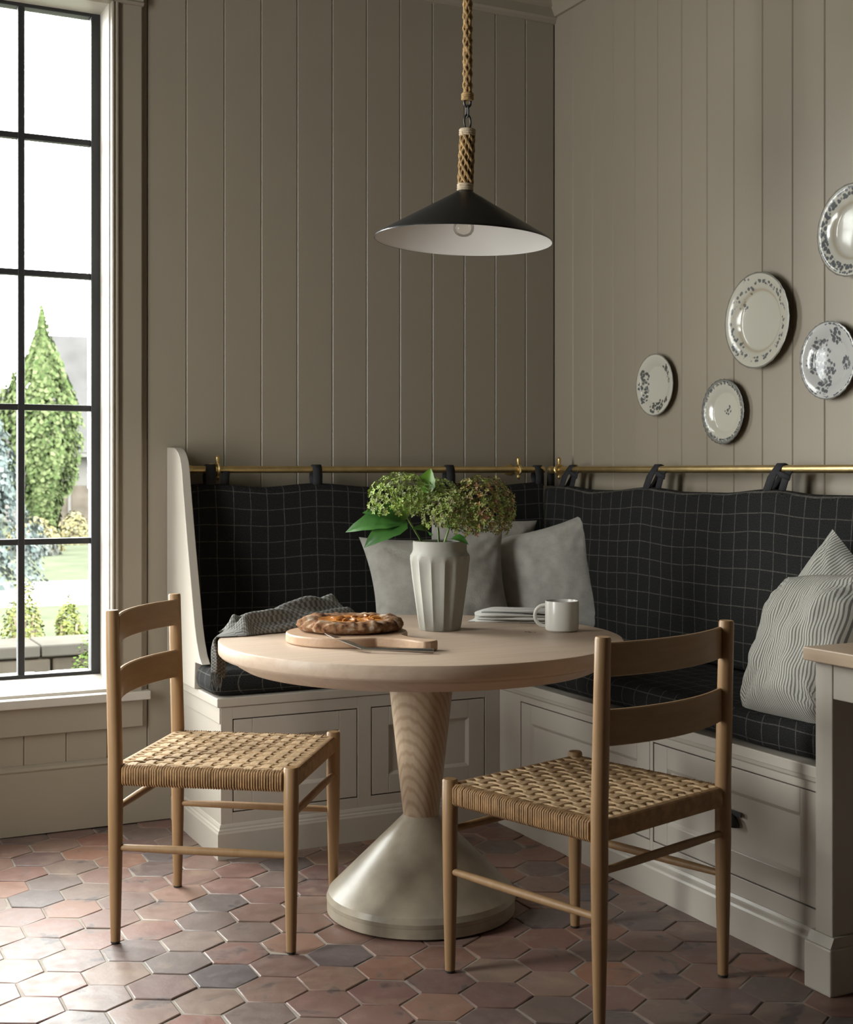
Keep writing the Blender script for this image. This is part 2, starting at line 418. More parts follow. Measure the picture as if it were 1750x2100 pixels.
# wall_back: y = 0 plane is the FACE of the boards; backing behind
WX0, WX1, WZ0, WZ1 = -3.06, -1.80, 0.475, 2.85       # window_1 opening
T0 = 0.018
mb = MB()
mb.box(-3.8, WX0, T0, 0.20, 0, CEIL); mb.box(WX1, 0.2, T0, 0.20, 0, CEIL)
for a, b in ((WX0, WX1),):
    mb.box(a, b, T0, 0.20, 0, WZ0-0.015); mb.box(a, b, T0, 0.20, WZ1, CEIL)
wall_back = struct(put('wall_back', mb, M['groove']))
PB = plank_mesh(PW, 0.0, 3.04, 'y'); 
x = -1.529
while x < -0.005:
    w = min(PW, -0.0-x)
    me = PB if abs(w-PW) < 1e-4 else plank_mesh(w, 0.0, 3.04, 'y')
    put('plank', me, None, wall_back, loc=(x, T0, 0)); x += PW
put('plank', plank_mesh(0.121, 0.0, 3.04, 'y'), None, wall_back, loc=(-1.79, T0, 0))
PS = plank_mesh(PW, 0.20, 0.345, 'y')
put('plank', PB, None, wall_back, loc=(-1.529-PW, T0, 0))
for k in range(3, 12): put('plank', PS, None, wall_back, loc=(-1.529-PW*k, T0, 0))
# wall_right: face x = 0
mb = MB().box(T0, 0.20, -8.0, T0, 0, CEIL)
wall_right = struct(put('wall_right', mb, M['groove']))
PR = plank_mesh(PW, 0.0, 3.08, 'x')
y = -0.0; k = 0
while y > -2.4:
    put('plank', PR, None, wall_right, loc=(T0, y, 0)); y -= PW
mb = MB().box(0.0, T0, -8.0, y, 0, CEIL)
put('wall_face', mb, M['paint'], wall_right)
# wall_left with a window opening, wall_front behind the camera
LY0, LY1 = -1.66, -1.04
mb = MB().box(-3.8, -3.6, -2.6, LY0, 0, CEIL).box(-3.8, -3.6, LY1, 0.2, 0, CEIL).box(-3.8, -3.6, LY0, LY1, 0, 0.5).box(-3.8, -3.6, LY0, LY1, 2.85, CEIL)
wall_left = struct(put('wall_left', mb, M['paint']))
put('wall_bounce_cut', MB().box(-3.8, -3.6, -8, -2.601, 0, CEIL), M['bounce_cut'], wall_left)  # unseen dark wall stretch, added to keep bounce low
wall_front = struct(put('wall_front', MB().box(-3.8, 0.2, -8.0, -7.8, 0, CEIL), M['bounce_cut']))  # unseen wall, given the dark tone to cut bounce
ceil = struct(put('ceiling', MB().box(-3.8, 0.2, -8.0, 0.2, CEIL, CEIL+0.12), M['ceiling']))
# crown mouldings
def crown(pr): return pr
prA = [(0, 3.035), (-0.012, 3.035), (-0.016, 3.048), (-0.024, 3.056), (-0.024, 3.092), (-0.036, 3.098), (-0.052, 3.120), (-0.052, CEIL), (0, CEIL)]
struct(put('trim_1', MB().prism(prA, 'x', -3.6, 0.0), M['paint']))
prB = [(0, 3.06), (-0.014, 3.06), (-0.02, 3.075), (-0.03, 3.095), (-0.05, 3.125), (-0.05, CEIL), (0, CEIL)]
struct(put('trim_2', MB().prism(prB, 'y', -7.8, -0.001), M['paint']))
# baseboard on the back wall left of the bench
bb = struct(put('baseboard_back', MB().box(-3.6, -1.57, -0.020, 0.0, 0.004, 0.214), M['paint'], bevel=0.002))
put('cap', MB().prism([(0, 0.214), (-0.020, 0.214), (-0.023, 0.220), (-0.018, 0.228), (-0.006, 0.235), (0, 0.235)], 'x', -3.6, -1.57), M['paint'], bb)

# ------------------------------------------------------------------ window_1
def window(name, x0, x1, cols, visible=True):
    w = struct(empty(name, (0, 0, 0)))
    yf = 0.13
    # jamb lining
    put('jamb', MB().box(x1-0.004, x1+0.006, -0.002, 0.2, 0.46, 2.85), M['window_paint'], w)
    put('jamb', MB().box(x0-0.006, x0+0.004, -0.002, 0.2, 0.46, 2.85), M['window_paint'], w)
    put('head_jamb', MB().box(x0, x1, -0.002, 0.2, 2.838, 2.852), M['window_paint'], w)
    # side casings: stepped bead at the opening, then flat board
    for sx, xx in ((1, x1), (-1, x0)):
        c = MB()
        pr = [(0.0, 0.0), (0.0, -0.030), (0.003, -0.034), (0.007, -0.034), (0.010, -0.029), (0.013, -0.029), (0.016, -0.033), (0.021, -0.033), (0.025, -0.028), (0.027, -0.020), (0.105, -0.020), (0.110, -0.016), (0.110, 0.0)]
        c.prism([(xx+sx*a, b) for a, b in pr], 'z', 0.46, 2.845)
        put('casing', c, M['window_paint'] if False else M['paint'], w)
    pr = [(0.0, 2.836), (-0.034, 2.836), (-0.034, 2.846), (-0.029, 2.852), (-0.033, 2.858), (-0.028, 2.866), (-0.020, 2.870), (-0.020, 3.035), (0, 3.035)]
    put('head_casing', MB().prism(pr, 'x', x0-0.11, x1+0.11), M['paint'], w)
    # sloping sub-sill, stool and apron
    put('sub_sill', MB().prism([(0.19, 0.455), (0.19, 0.512), (0.115, 0.505), (0.0, 0.472), (-0.004, 0.455)], 'x', x0, x1), M['window_paint'], w)
    put('stool', MB().box(x0-0.135, x1+0.132, -0.045, 0.012, 0.432, 0.462), M['window_paint'], w, bevel=0.003)
    put('apron', MB().box(x0-0.11, x1+0.11, -0.020, 0.0, 0.337, 0.432), M['paint'], w, bevel=0.002)
    # dark metal sash
    st = 0.036
    put('sash_stile', MB().box(x1-st, x1-0.002, yf, yf+0.05, 0.49, 2.84), M['steel_frame'], w, bevel=0.003)
    put('sash_stile', MB().box(x0+0.002, x0+st, yf, yf+0.05, 0.49, 2.84), M['steel_frame'], w, bevel=0.003)
    put('sash_rail', MB().box(x0+st, x1-st, yf, yf+0.05, 0.49, 0.5195), M['steel_frame'], w, bevel=0.003)
    put('sash_rail', MB().box(x0+st, x1-st, yf, yf+0.05, 2.826, 2.84), M['steel_frame'], w, bevel=0.003)
    zs = [0.5195, 0.978, 1.445, 1.911, 2.383, 2.826]
    pw = (x1-x0-2*st)/cols
    xs = [x0+st+pw*i for i in range(cols+1)]
    for xx in xs[1:-1]:
        put('muntin', MB().box(xx-0.0115, xx+0.0115, yf+0.006, yf+0.04, 0.515, 2.83), M['steel_frame'], w, bevel=0.002)
    for z in zs[1:-1]:
        put('muntin', MB().box(x0+st, x1-st, yf+0.008, yf+0.038, z-0.0105, z+0.0105), M['steel_frame'], w, bevel=0.002)
    for i in range(cols):
        for j in range(5):
            put('pane', MB().box(xs[i]+0.008, xs[i+1]-0.008, yf+0.020, yf+0.024, zs[j]+0.006, zs[j+1]-0.006), M['glass'], w)
    return w
window('window_1', WX0, WX1, 5)
# window_2 in the left wall (out of frame)
w3 = struct(empty('window_2'))
for y0, y1 in ((LY0, LY0+0.04), (LY1-0.04, LY1)): put('sash_stile', MB().box(-3.74, -3.69, y0, y1, 0.5, 2.85), M['steel_frame'], w3)
for z in (0.5, 0.97, 1.44, 1.91, 2.38, 2.82): put('muntin', MB().box(-3.73, -3.70, LY0, LY1, z, z+0.025), M['steel_frame'], w3)
for i in range(1, 5):
    yy = LY0+(LY1-LY0)*i/5; put('muntin', MB().box(-3.73, -3.70, yy-.01, yy+.01, 0.5, 2.85), M['steel_frame'], w3)
put('pane', MB().box(-3.717, -3.713, LY0, LY1, 0.5, 2.85), M['glass'], w3)

# ================================================================== BENCHES
AY, BX, AX0, BY1 = -0.552, -0.568, -1.577, -2.150      # front faces, left end, right end
SZ = 0.506                                             # top of seat board
BP = M['bench_paint']
def panel_front(parent, name, w, h, t, mat):
    """inset shaker front in local x (0..w) / z (0..h), front face at y=0 facing -y; returns object"""
    s = 0.062
    mb = MB().box(0, s, 0, t, 0, h).box(w-s, w, 0, t, 0, h).box(s, w-s, 0, t, 0, s).box(s, w-s, 0, t, h-s, h)
    o = put(name, mb, mat, parent, bevel=0.0015)
    pn = MB()
    a = 0.010
    # moulded, recessed field
    pn.add([(s, 0.001, s), (w-s, 0.001, s), (w-s, 0.001, h-s), (s, 0.001, h-s), (s+a, 0.008, s+a), (w-s-a, 0.008, s+a), (w-s-a, 0.008, h-s-a), (s+a, 0.008, h-s-a), (s, t, s), (w-s, t, s), (w-s, t, h-s), (s, t, h-s)],
           [(0,1,5,4), (1,2,6,5), (2,3,7,6), (3,0,4,7), (4,5,6,7), (0,8,9,1), (1,9,10,2), (2,10,11,3), (3,11,8,0), (8,11,10,9)])
    put('field_panel', pn, mat, o)
    return o
def skirt_profile(): return [(0.0, 0.0), (-0.014, 0.0), (-0.014, 0.080), (-0.011, 0.086), (-0.0105, 0.090), (-0.006, 0.094), (-0.0055, 0.099), (-0.002, 0.107), (0.0, 0.108)]

# --- bench along the back wall
ba = empty('banquette_bench', (-1.08, -0.3, 0)); ox, oy = -1.08, -0.3
def la(mb):   # shift to local
    mb.v = [(p[0]-ox, p[1]-oy, p[2]) for p in mb.v]; return mb
doors = [(-1.538, -1.107), (-1.059, -0.625)]; DZ0, DZ1 = 0.142, 0.438
c = MB()
xs = [AX0, doors[0][0], doors[0][1], doors[1][0], doors[1][1], BX]
for i in (0, 2, 4): c.box(xs[i], xs[i+1], AY, AY+0.022, 0.0, 0.476)
for a, b in doors: c.box(a, b, AY, AY+0.022, 0, DZ0).box(a, b, AY, AY+0.022, DZ1, 0.476)
c.box(AX0, AX0+0.02, AY+0.022, -0.002, 0.0, 0.476)          # end panel
c.box(AX0+0.02, BX, AY+0.10, AY+0.11, 0.0, 0.476)           # back of cupboards
put('carcass', la(c), BP, ba, bevel=0.001)
for i, (a, b) in enumerate(doors):
    d = panel_front(ba, 'door', b-a-0.007, DZ1-DZ0-0.007, 0.02, BP); d.location = (a+0.0035-ox, AY+0.001-oy, DZ0+0.0035)
put('seat_board', la(MB().box(AX0-0.013, -0.004, AY-0.003, -0.002, 0.477, SZ)), BP, ba, bevel=0.003)
put('side_rail', la(MB().box(AX0-0.004, AX0-0.0002, AY+0.002, -0.002, 0.425, 0.474)), BP, ba, bevel=0.001)
sk = MB(); pr = skirt_profile()
m_ = len(pr); vs = [(AX0+a, -0.002, z) for a, z in pr]+[(AX0+a, AY+a, z) for a, z in pr]+[(BX, AY+a, z) for a, z in pr]
sk.add(vs, [(q*m_+i, q*m_+(i+1) % m_, (q+1)*m_+(i+1) % m_, (q+1)*m_+i) for q in (0, 1) for i in range(m_)]+[list(range(m_)), [2*m_+i for i in range(m_)][::-1]])
put('skirting', la(sk), BP, ba)
wing = [(-0.002, SZ), (-0.002, 1.307), (-0.085, 1.304), (-0.112, 1.298), (-0.138, 1.287), (-0.160, 1.270), (-0.178, 1.246), (-0.189, 1.215), (-0.200, 1.17), (-0.249, 1.00), (-0.298, 0.845), (-0.338, 0.720), (-0.362, 0.665), (-0.390, 0.622), (-0.412, 0.603), (-0.424, 0.596), (-0.346, 0.594), (-0.340, SZ)]
put('wing_board', la(MB().prism(wing, 'x', -1.600, -1.570)), BP, ba, smooth=25, bevel=0.002)
tag(ba, 'putty painted built-in bench under the plank wall, with curved wing board at its left end', 'bench', 'built-in corner benches')

# --- bench along the right wall
bb_ = empty('banquette_bench', (-0.3, -1.4, 0)); ox2, oy2 = -0.3, -1.4
def lb(mb): mb.v = [(p[0]-ox2, p[1]-oy2, p[2]) for p in mb.v]; return mb
drs = [(-0.695, -1.432), (-1.447, -2.118)]; EZ0, EZ1 = 0.154, 0.442
c = MB()
for y0, y1 in ((AY, drs[0][0]), (drs[0][1], drs[1][0]), (drs[1][1], BY1)): c.box(BX, BX+0.022, y0, y1, 0, 0.476)
for a, b in drs: c.box(BX, BX+0.022, a, b, 0, EZ0).box(BX, BX+0.022, a, b, EZ1, 0.476)
c.box(BX+0.10, BX+0.11, AY, BY1, 0, 0.476); c.box(BX+0.022, -0.002, BY1, BY1+0.02, 0, 0.476)
put('carcass', lb(c), BP, bb_, bevel=0.001)
for a, b in drs:
    w = a-b
    d = panel_front(bb_, 'drawer', w-0.007, EZ1-EZ0-0.007, 0.02, BP)
    d.location = (BX+0.001-ox2, a-0.0035-oy2, EZ0+0.0035); d.rotation_euler = (0, 0, radians(-90))
    # black cup pull
    hh = MB(); n = 10; vs = []; hw, hd, hz = 0.046, 0.026, 0.034
    for i in range(n+1):
        a_ = pi*i/n
        for j in range(6):
            bq = (pi/2)*j/5
            vs.append((w/2-0.0035+hw*cos(a_)*cos(bq)*1.0, -hd*sin(a_)*cos(bq)-0.001 if True else 0, hz*sin(bq)))
    fs = [(i*6+j, (i+1)*6+j, (i+1)*6+j+1, i*6+j+1) for i in range(n) for j in range(5)]
    hh.add([(x_, y_, z_+0.128) for x_, y_, z_ in vs], fs)
    hh.box(w/2-0.055, w/2+0.048, -0.0025, 0.0005, 0.156, 0.168)
    h = put('handle', hh, M['black_metal'], d, smooth=40); h['label'] = 'black metal cup pull'
    h.modifiers.new('solid', 'SOLIDIFY').thickness = 0.002
put('seat_board', lb(MB().box(BX-0.012, -0.004, AY-0.004, BY1, 0.477, SZ)), BP, bb_, bevel=0.003)
put('cove_moulding', lb(MB().prism([(BX, 0.477), (BX-0.009, 0.477), (BX-0.007, 0.468), (BX, 0.462)], 'y', AY-0.004, BY1)), BP, bb_)
put('skirting', lb(MB().prism([(BX+a, z) for a, z in pr], 'y', AY-0.0145, BY1)), BP, bb_)
tag(bb_, 'putty painted built-in bench with wide drawers and black cup pulls under the plate wall', 'bench', 'built-in corner benches')

# ================================================================== CUSHIONS
def slab_uv(mb):
    return mb
def seat_cushion(name, x0, x1, y0, y1, z0, z1, label, r=0.032, ear=None):
    """soft rectangular pad with rounded edges; plaid UVs in metres"""
    cx, cy = (x0+x1)/2, (y0+y1)/2; hx, hy, hz = (x1-x0)/2, (y1-y0)/2, (z1-z0)/2
    mb = MB()
    nx, ny = max(8, int(hx*2/0.05)), max(8, int(hy*2/0.05))
    prof = []          # edge profile: inset, z
    for i in range(9):
        a = -pi/2+pi*i/8
        prof.append((r*(1-cos(a)), hz*sin(a)))
    # perimeter ring
    per = []; s_ = 0
    def ring(ins, z, bul):
        pts = []
        X, Y = hx-ins, hy-ins; cr = 0.03
        segs = [((-X+cr, -Y), (X-cr, -Y)), ((X, -Y+cr), (X, Y-cr)), ((X-cr, Y), (-X+cr, Y)), ((-X, Y-cr), (-X, -Y+cr))]
        cc = [(X-cr, -Y+cr, -pi/2), (X-cr, Y-cr, 0), (-X+cr, Y-cr, pi/2), (-X+cr, -Y+cr, pi)]
        for k, ((ax, ay), (bx, by)) in enumerate(segs):
            n = nx if k % 2 == 0 else ny
            for i in range(n): pts.append((ax+(bx-ax)*i/n, ay+(by-ay)*i/n, z))
            for i in range(4):
                a = cc[k][2]+pi/2*i/4; pts.append((cc[k][0]+cr*cos(a), cc[k][1]+cr*sin(a), z))
        return pts
    rings = [ring(p, z, 0) for p, z in prof]
    n = len(rings[0]); vs = []; uvs = []
    arc = [0]
    for i in range(1, n+1):
        a, b = rings[4][i-1], rings[4][i % n]; arc.append(arc[-1]+hypot(a[0]-b[0], a[1]-b[1]))
    for k, rg in enumerate(rings):
        for i in range(n+1):
            p = rg[i % n]
            wob = 0.004*noise.noise(Vector((p[0]*6, p[1]*6, k*0.15)))
            vs.append((p[0], p[1], p[2]+wob)); uvs.append((arc[i]+cx-hx, prof[k][1]*1.3))
    fs = [(k*(n+1)+i, k*(n+1)+i+1, (k+1)*(n+1)+i+1, (k+1)*(n+1)+i) for k in range(8) for i in range(n)]
    mb.add(vs, fs, uvs)
    # top & bottom sheets
    X, Y = hx-prof[8][0], hy-prof[8][0]
    def top(u, v):
        x_, y_ = (-1+2*u)*X, (-1+2*v)*Y
        e = min(1, min(X-abs(x_), Y-abs(y_))/0.12)
        return (x_, y_, hz+0.006*sm(0, 1, e)+0.004*noise.noise(Vector((x_*6, y_*6, 1.2))))
    mb.grid(top, nx, ny, lambda u, v: ((-1+2*u)*X+cx, (-1+2*v)*Y+cy))
    mb.grid(lambda u, v: ((-1+2*u)*X, (-1+2*v)*Y, -hz), 2, 2, lambda u, v: ((-1+2*u)*X+cx, (-1+2*v)*Y+cy), flip=True)
    if ear:                                     # front left corner bulges out past the wing board
        mb.v = [(p[0]-0.036*sm(0.0, 0.018, ear-(p[1]+cy))*sm(0.0, 0.10, x0+0.12-(p[0]+cx)), p[1], p[2]) for p in mb.v]
    o = put(name, mb, M['plaid'], None, smooth=60, loc=(cx, cy, (z0+z1)/2))
    return tag(o, label, 'cushion', 'plaid seat cushions')
seat_cushion('seat_cushion', -1.5685, -0.012, AY+0.004, -0.012, SZ+0.003, 0.590, 'charcoal windowpane check seat cushion lying on the bench left of and behind the table', ear=-0.342)
seat_cushion('seat_cushion', BX+0.006, -0.012, BY1+0.008, AY-0.003, SZ+0.003, 0.590, 'charcoal windowpane check seat cushion lying on the drawer bench beneath the plates')

# back cushions (lean from the rail down to the seat), mitred in the corner
ZB = 0.600
def dist(v):            # distance of front surface from wall, v: 0 top, 1 bottom
    return 0.118+0.022*v+0.008*sin(pi*v)
def back_cushion(name, axis, length, label, straps, seed, ZT=1.178):
    mb = MB(); nu, nv = int(length/0.02), 24
    S = [s for s in straps]
    def sag(s):
        k = min(abs(s-q) for q in S)
        return -0.014*sm(0.0, 0.22, k)
    def surf(s, v, off):
        d = dist(v)-off
        end = dist(v)+0.004                       # mitre limit in the corner
        t = end+(length-end)*s if True else 0
        z = ZT+(ZB-ZT)*v+sag(t)*(1-v)
        bul = 0.007*noise.noise(Vector((t*3.2, v*2.2, seed)))+0.006*sin(t*14+seed)*sin(pi*min(1, v*1.2))*0.6
        d2 = d+(bul if off == 0 else 0)
        return (t, d2, z)
    def W_(t, d, z): return (-t, -d, z) if axis == 'x' else (-d, -t, z)
    def uvf(s, v):
        t, d, z = surf(s, v, 0); return (t+0.01, (ZT-ZB)*1.07*(1-v)+0.004*noise.noise(Vector((t*4, v*3, seed+4))))
    pad = 0.042
    mb.grid(lambda u, v: W_(*surf(u, 0.03+0.94*v, 0)), nu, nv, lambda u, v: uvf(u, 0.03+0.94*v))
    mb.grid(lambda u, v: W_(*surf(u, v, pad)), nu, nv, uvf, flip=True)
    def edge(top):
        def fn(u, w):
            v0, v1 = (0.03, 0.0) if top else (0.97, 1.0)
            a = surf(u, v0, 0); b = surf(u, v1, pad)
            q = pi/2*w
            d = b[1]+(a[1]-b[1])*cos(q) if True else 0
            z = a[2]+(b[2]-a[2])*sin(q)
            return W_(a[0]+(b[0]-a[0])*w, d, z+ (0.004*sin(pi*w) if top else -0.004*sin(pi*w)))
        return fn
    mb.grid(edge(True), nu, 5, lambda u, w: uvf(u, 0.03*(1-w))); mb.grid(edge(False), nu, 5, lambda u, w: uvf(u, 0.97+0.03*w), flip=True)
    for s in (0.0, 1.0):
        mb.grid(lambda u, v: W_(*[surf(s, 0.03+0.94*v, 0)[i]*(1-u)+surf(s, v, pad)[i]*u for i in range(3)]), 3, nv, lambda u, v: (u*0.05, v))
    bm_o = put(name, mb, M['plaid'], None, smooth=50)
    tag(bm_o, label, 'cushion', 'plaid back cushions')
    # straps: looped over the rail, tied behind
    for q in S:
        st = MB()
        for dx, w_, drop in (((0.0, 0.036, 0), (0.055, 0.030, 1)) if axis == 'y' or q in (S[0], S[-1]) else ((0.0, 0.036, 0),)):
            pts = []
            zt = ZT+sag(q)-0.012
            front = [(0.112, zt), (0.106, 1.205), (0.094, 1.232), (0.082, 1.2475), (0.068, 1.243), (0.062, 1.225), (0.066, 1.20), (0.085, zt)]
            if drop: front = [(0.100, zt), (0.098, 1.20), (0.094, 1.222)]
            vs = []
            for k, (d, z) in enumerate(front):
                lean = (0.036 if axis == 'y' else 0.008)*(sm(zt, 1.25, z))
                for e in (-1, 1):
                    vs.append(W_(q+dx*(1 if axis == 'y' else -1)+e*w_/2+lean*(1 if axis == 'y' else -1), d, z))
            st.add(vs, [(2*k, 2*k+1, 2*k+3, 2*k+2) for k in range(len(front)-1)])
        # knot and tail of the tie
        if axis == 'y': st.add([W_(q+(0.05+a)*(1 if axis == 'y' else -1), 0.100, z) for a, z in ((-0.016, 1.224), (0.014, 1.220), (0.050, 1.208), (0.044, 1.194), (0.004, 1.204))], [(0, 1, 2, 3, 4)])
        so = put('strap', st, M['strap'], bm_o, smooth=50)
        so.modifiers.new('solid', 'SOLIDIFY').thickness = 0.003
    return bm_o
back_cushion('back_cushion', 'x', 1.562, 'charcoal windowpane check back cushion hung behind the table, against the left plank wall', [0.135, 0.53, 1.075, 1.475], 1.0)
back_cushion('back_cushion', 'y', 2.135, 'charcoal windowpane check back cushion hung along the wall below the plates', [0.225, 0.775, 1.40, 1.98], 5.0, 1.166)

# brass rails with ring brackets
def rail(name, axis, t0, t1, brackets, label):
    o = empty(name, (0, 0, 0)); z = 1.229; d = 0.08
    def W_(t, dd, zz): return (-t, -dd, zz) if axis == 'x' else (-dd, -t, zz)
    put('rod', MB().tube([W_(t0, d, z), W_(t1, d, z)], 0.0125, 14), M['brass'], o, smooth=40)
    for t in brackets:
        b = MB()
        b.tube([W_(t, d+0.019*cos(a), z+0.019*sin(a)) for a in [2*pi*i/14 for i in range(14)]], 0.0055, 8, closed=True)
        b.tube([W_(t, d, z+0.02), W_(t, d, z+0.033), W_(t, d, z+0.043), W_(t, d, z+0.050)], [0.005, 0.0085, 0.0085, 0.002], 10)
        b.tube([W_(t, d, z-0.02), W_(t, d, z-0.030), W_(t, d, z-0.040)], [0.005, 0.008, 0.002], 10)
        b.tube([W_(t, d-0.015, z), W_(t, 0.006, z)], 0.006, 8)
        b.tube([W_(t, 0.006, z), W_(t, 0.0002, z)], 0.022, 14)
        put('bracket', b, M['brass'], o, smooth=40)
    for t in (t0, t1):
        s = -1 if t == t0 else 1
        put('end_cap', MB().tube([W_(t-s*0.012, d, z), W_(t-s*0.004, d, z), W_(t+s*0.004, d, z), W_(t+s*0.010, d, z)], [0.0135, 0.0155, 0.0155, 0.006], 12), M['brass'], o, smooth=40)
    return tag(o, label, 'rail', 'brass cushion rails')
rail('brass_rail', 'x', 0.105, 1.545, [0.215, 1.440], 'brass rail on the left plank wall carrying the cushion straps')
rail('brass_rail', 'y', 0.105, 2.20, [0.165, 2.05], 'brass rail running along the wall below the hanging plates')

# ------------------------------------------------------------------ pillows
def pillow(name, w, h, t, mat, loc, rot, label, seed, group='grey throw pillows', wr=0.0035, pinch=0.115):
    mb = MB(); n = 34
    def fn(side):
        def f(u, v):
            a, b = -1+2*u, -1+2*v
            pa = a*(1-pinch*(1-b*b)); pb = b*(1-pinch*(1-a*a))
            th = t/2*max(0, (1-a**4))**0.62*max(0, (1-b**4))**0.62*(1-0.22*(a*a+b*b)*0.5)
            e = min(1-abs(a), 1-abs(b))
            fold = wr*2.2*noise.noise(Vector((a*2.3+seed, b*2.3, seed)))+wr*noise.noise(Vector((a*6+seed, b*5, seed+3)))
            # creases running in from the corners
            rr = hypot(abs(a)-1, abs(b)-1); an = atan2(1-abs(b), 1-abs(a)+1e-6)
            fold += wr*1.5*sin(an*13+seed)*max(0, 1-rr/0.9)
            th2 = th+fold*min(1, e*5)
            return (pa*w/2, side*th2, pb*h/2)
        return f
    uvf = lambda u, v: ((u-0.5)*w, (v-0.5)*h)
    mb.grid(fn(-1), n, n, uvf); mb.grid(fn(1), n, n, uvf, flip=True)
    o = put(name, mb, mat, None, smooth=180, loc=loc, rot=rot, recalc=False)
    return tag(o, label, 'pillow', group)
LN = M['linen']
pillow('throw_pillow', 0.56, 0.43, 0.14, LN, (-0.690, -0.335, 0.792), (radians(-17), radians(-2), radians(-6)), 'grey linen pillow leaning directly behind the vase, leftmost on the bench', 2.0)
pillow('throw_pillow', 0.45, 0.48, 0.09, LN, (-0.470, -0.215, 0.838), (radians(-7), radians(10), radians(-4)), 'grey linen pillow peeping out behind the right side of the vase, tucked between two others', 5.5)
pillow('throw_pillow', 0.46, 0.46, 0.13, LN, (-0.262, -0.345, 0.802), (radians(-14), radians(-13), radians(-30)), 'grey linen pillow in the bench corner with its pointed corner up, behind the mug', 9.0)
pillow('throw_pillow', 0.385, 0.40, 0.20, M['ticking'], (-0.425, -1.935, 0.765), (radians(-25), radians(-5), radians(-95)), 'ticking striped pillow at the right, in front of its twin beside the desk', 3.2, 'ticking striped pillows', 0.008, 0.0)
pillow('throw_pillow', 0.39, 0.39, 0.12, M['ticking'], (-0.235, -1.815, 0.790), (radians(-9), radians(38), radians(-92)), 'ticking striped pillow mostly hidden behind its twin, peak against the plaid cushion', 7.1, 'ticking striped pillows', 0.005, 0.02)

# ================================================================== TABLE
TX, TY, TZ = -1.222, -1.2615, 0.762
tb = empty('pedestal_table', (TX, TY, 0))
R = 0.560
put('tabletop', MB().lathe([(0.0, TZ-0.040), (R-0.006, TZ-0.040), (R-0.002, TZ-0.036), (R, TZ-0.032), (R, TZ-0.005), (R-0.002, TZ-0.0015), (R-0.006, TZ), (0.0, TZ)], 128), M['table_top'], tb, smooth=30)
put('apron_ring', MB().lathe([(0.40, TZ-0.074), (0.492, TZ-0.074), (0.512, TZ-0.062), (0.524, TZ-0.050), (0.526, TZ-0.0402), (0.40, TZ-0.0402)], 96), M['table_top'], tb, smooth=30)
put('upper_cone', MB().lathe([(0.0, 0.268), (0.0495, 0.268), (0.052, 0.285), (0.100, TZ-0.0402), (0.0, TZ-0.0402)], 64), M['table_cone'], tb, smooth=30)
pr_ = [(0.0, 0.034), (0.262, 0.034), (0.2635, 0.045), (0.258, 0.060), (0.054, 0.262), (0.050, 0.268), (0.0, 0.268)]
put('base_cone', MB().lathe(pr_, 96), M['table_base'], tb, smooth=25)
o = put('base_rim', MB().lathe([(0.0, 0.004), (0.256, 0.004), (0.262, 0.008), (0.262, 0.0335), (0.0, 0.0335)], 96), M['table_base'], tb, smooth=30)
tag(tb, 'round bleached oak pedestal table on an hourglass base, in the middle of the nook', 'table')

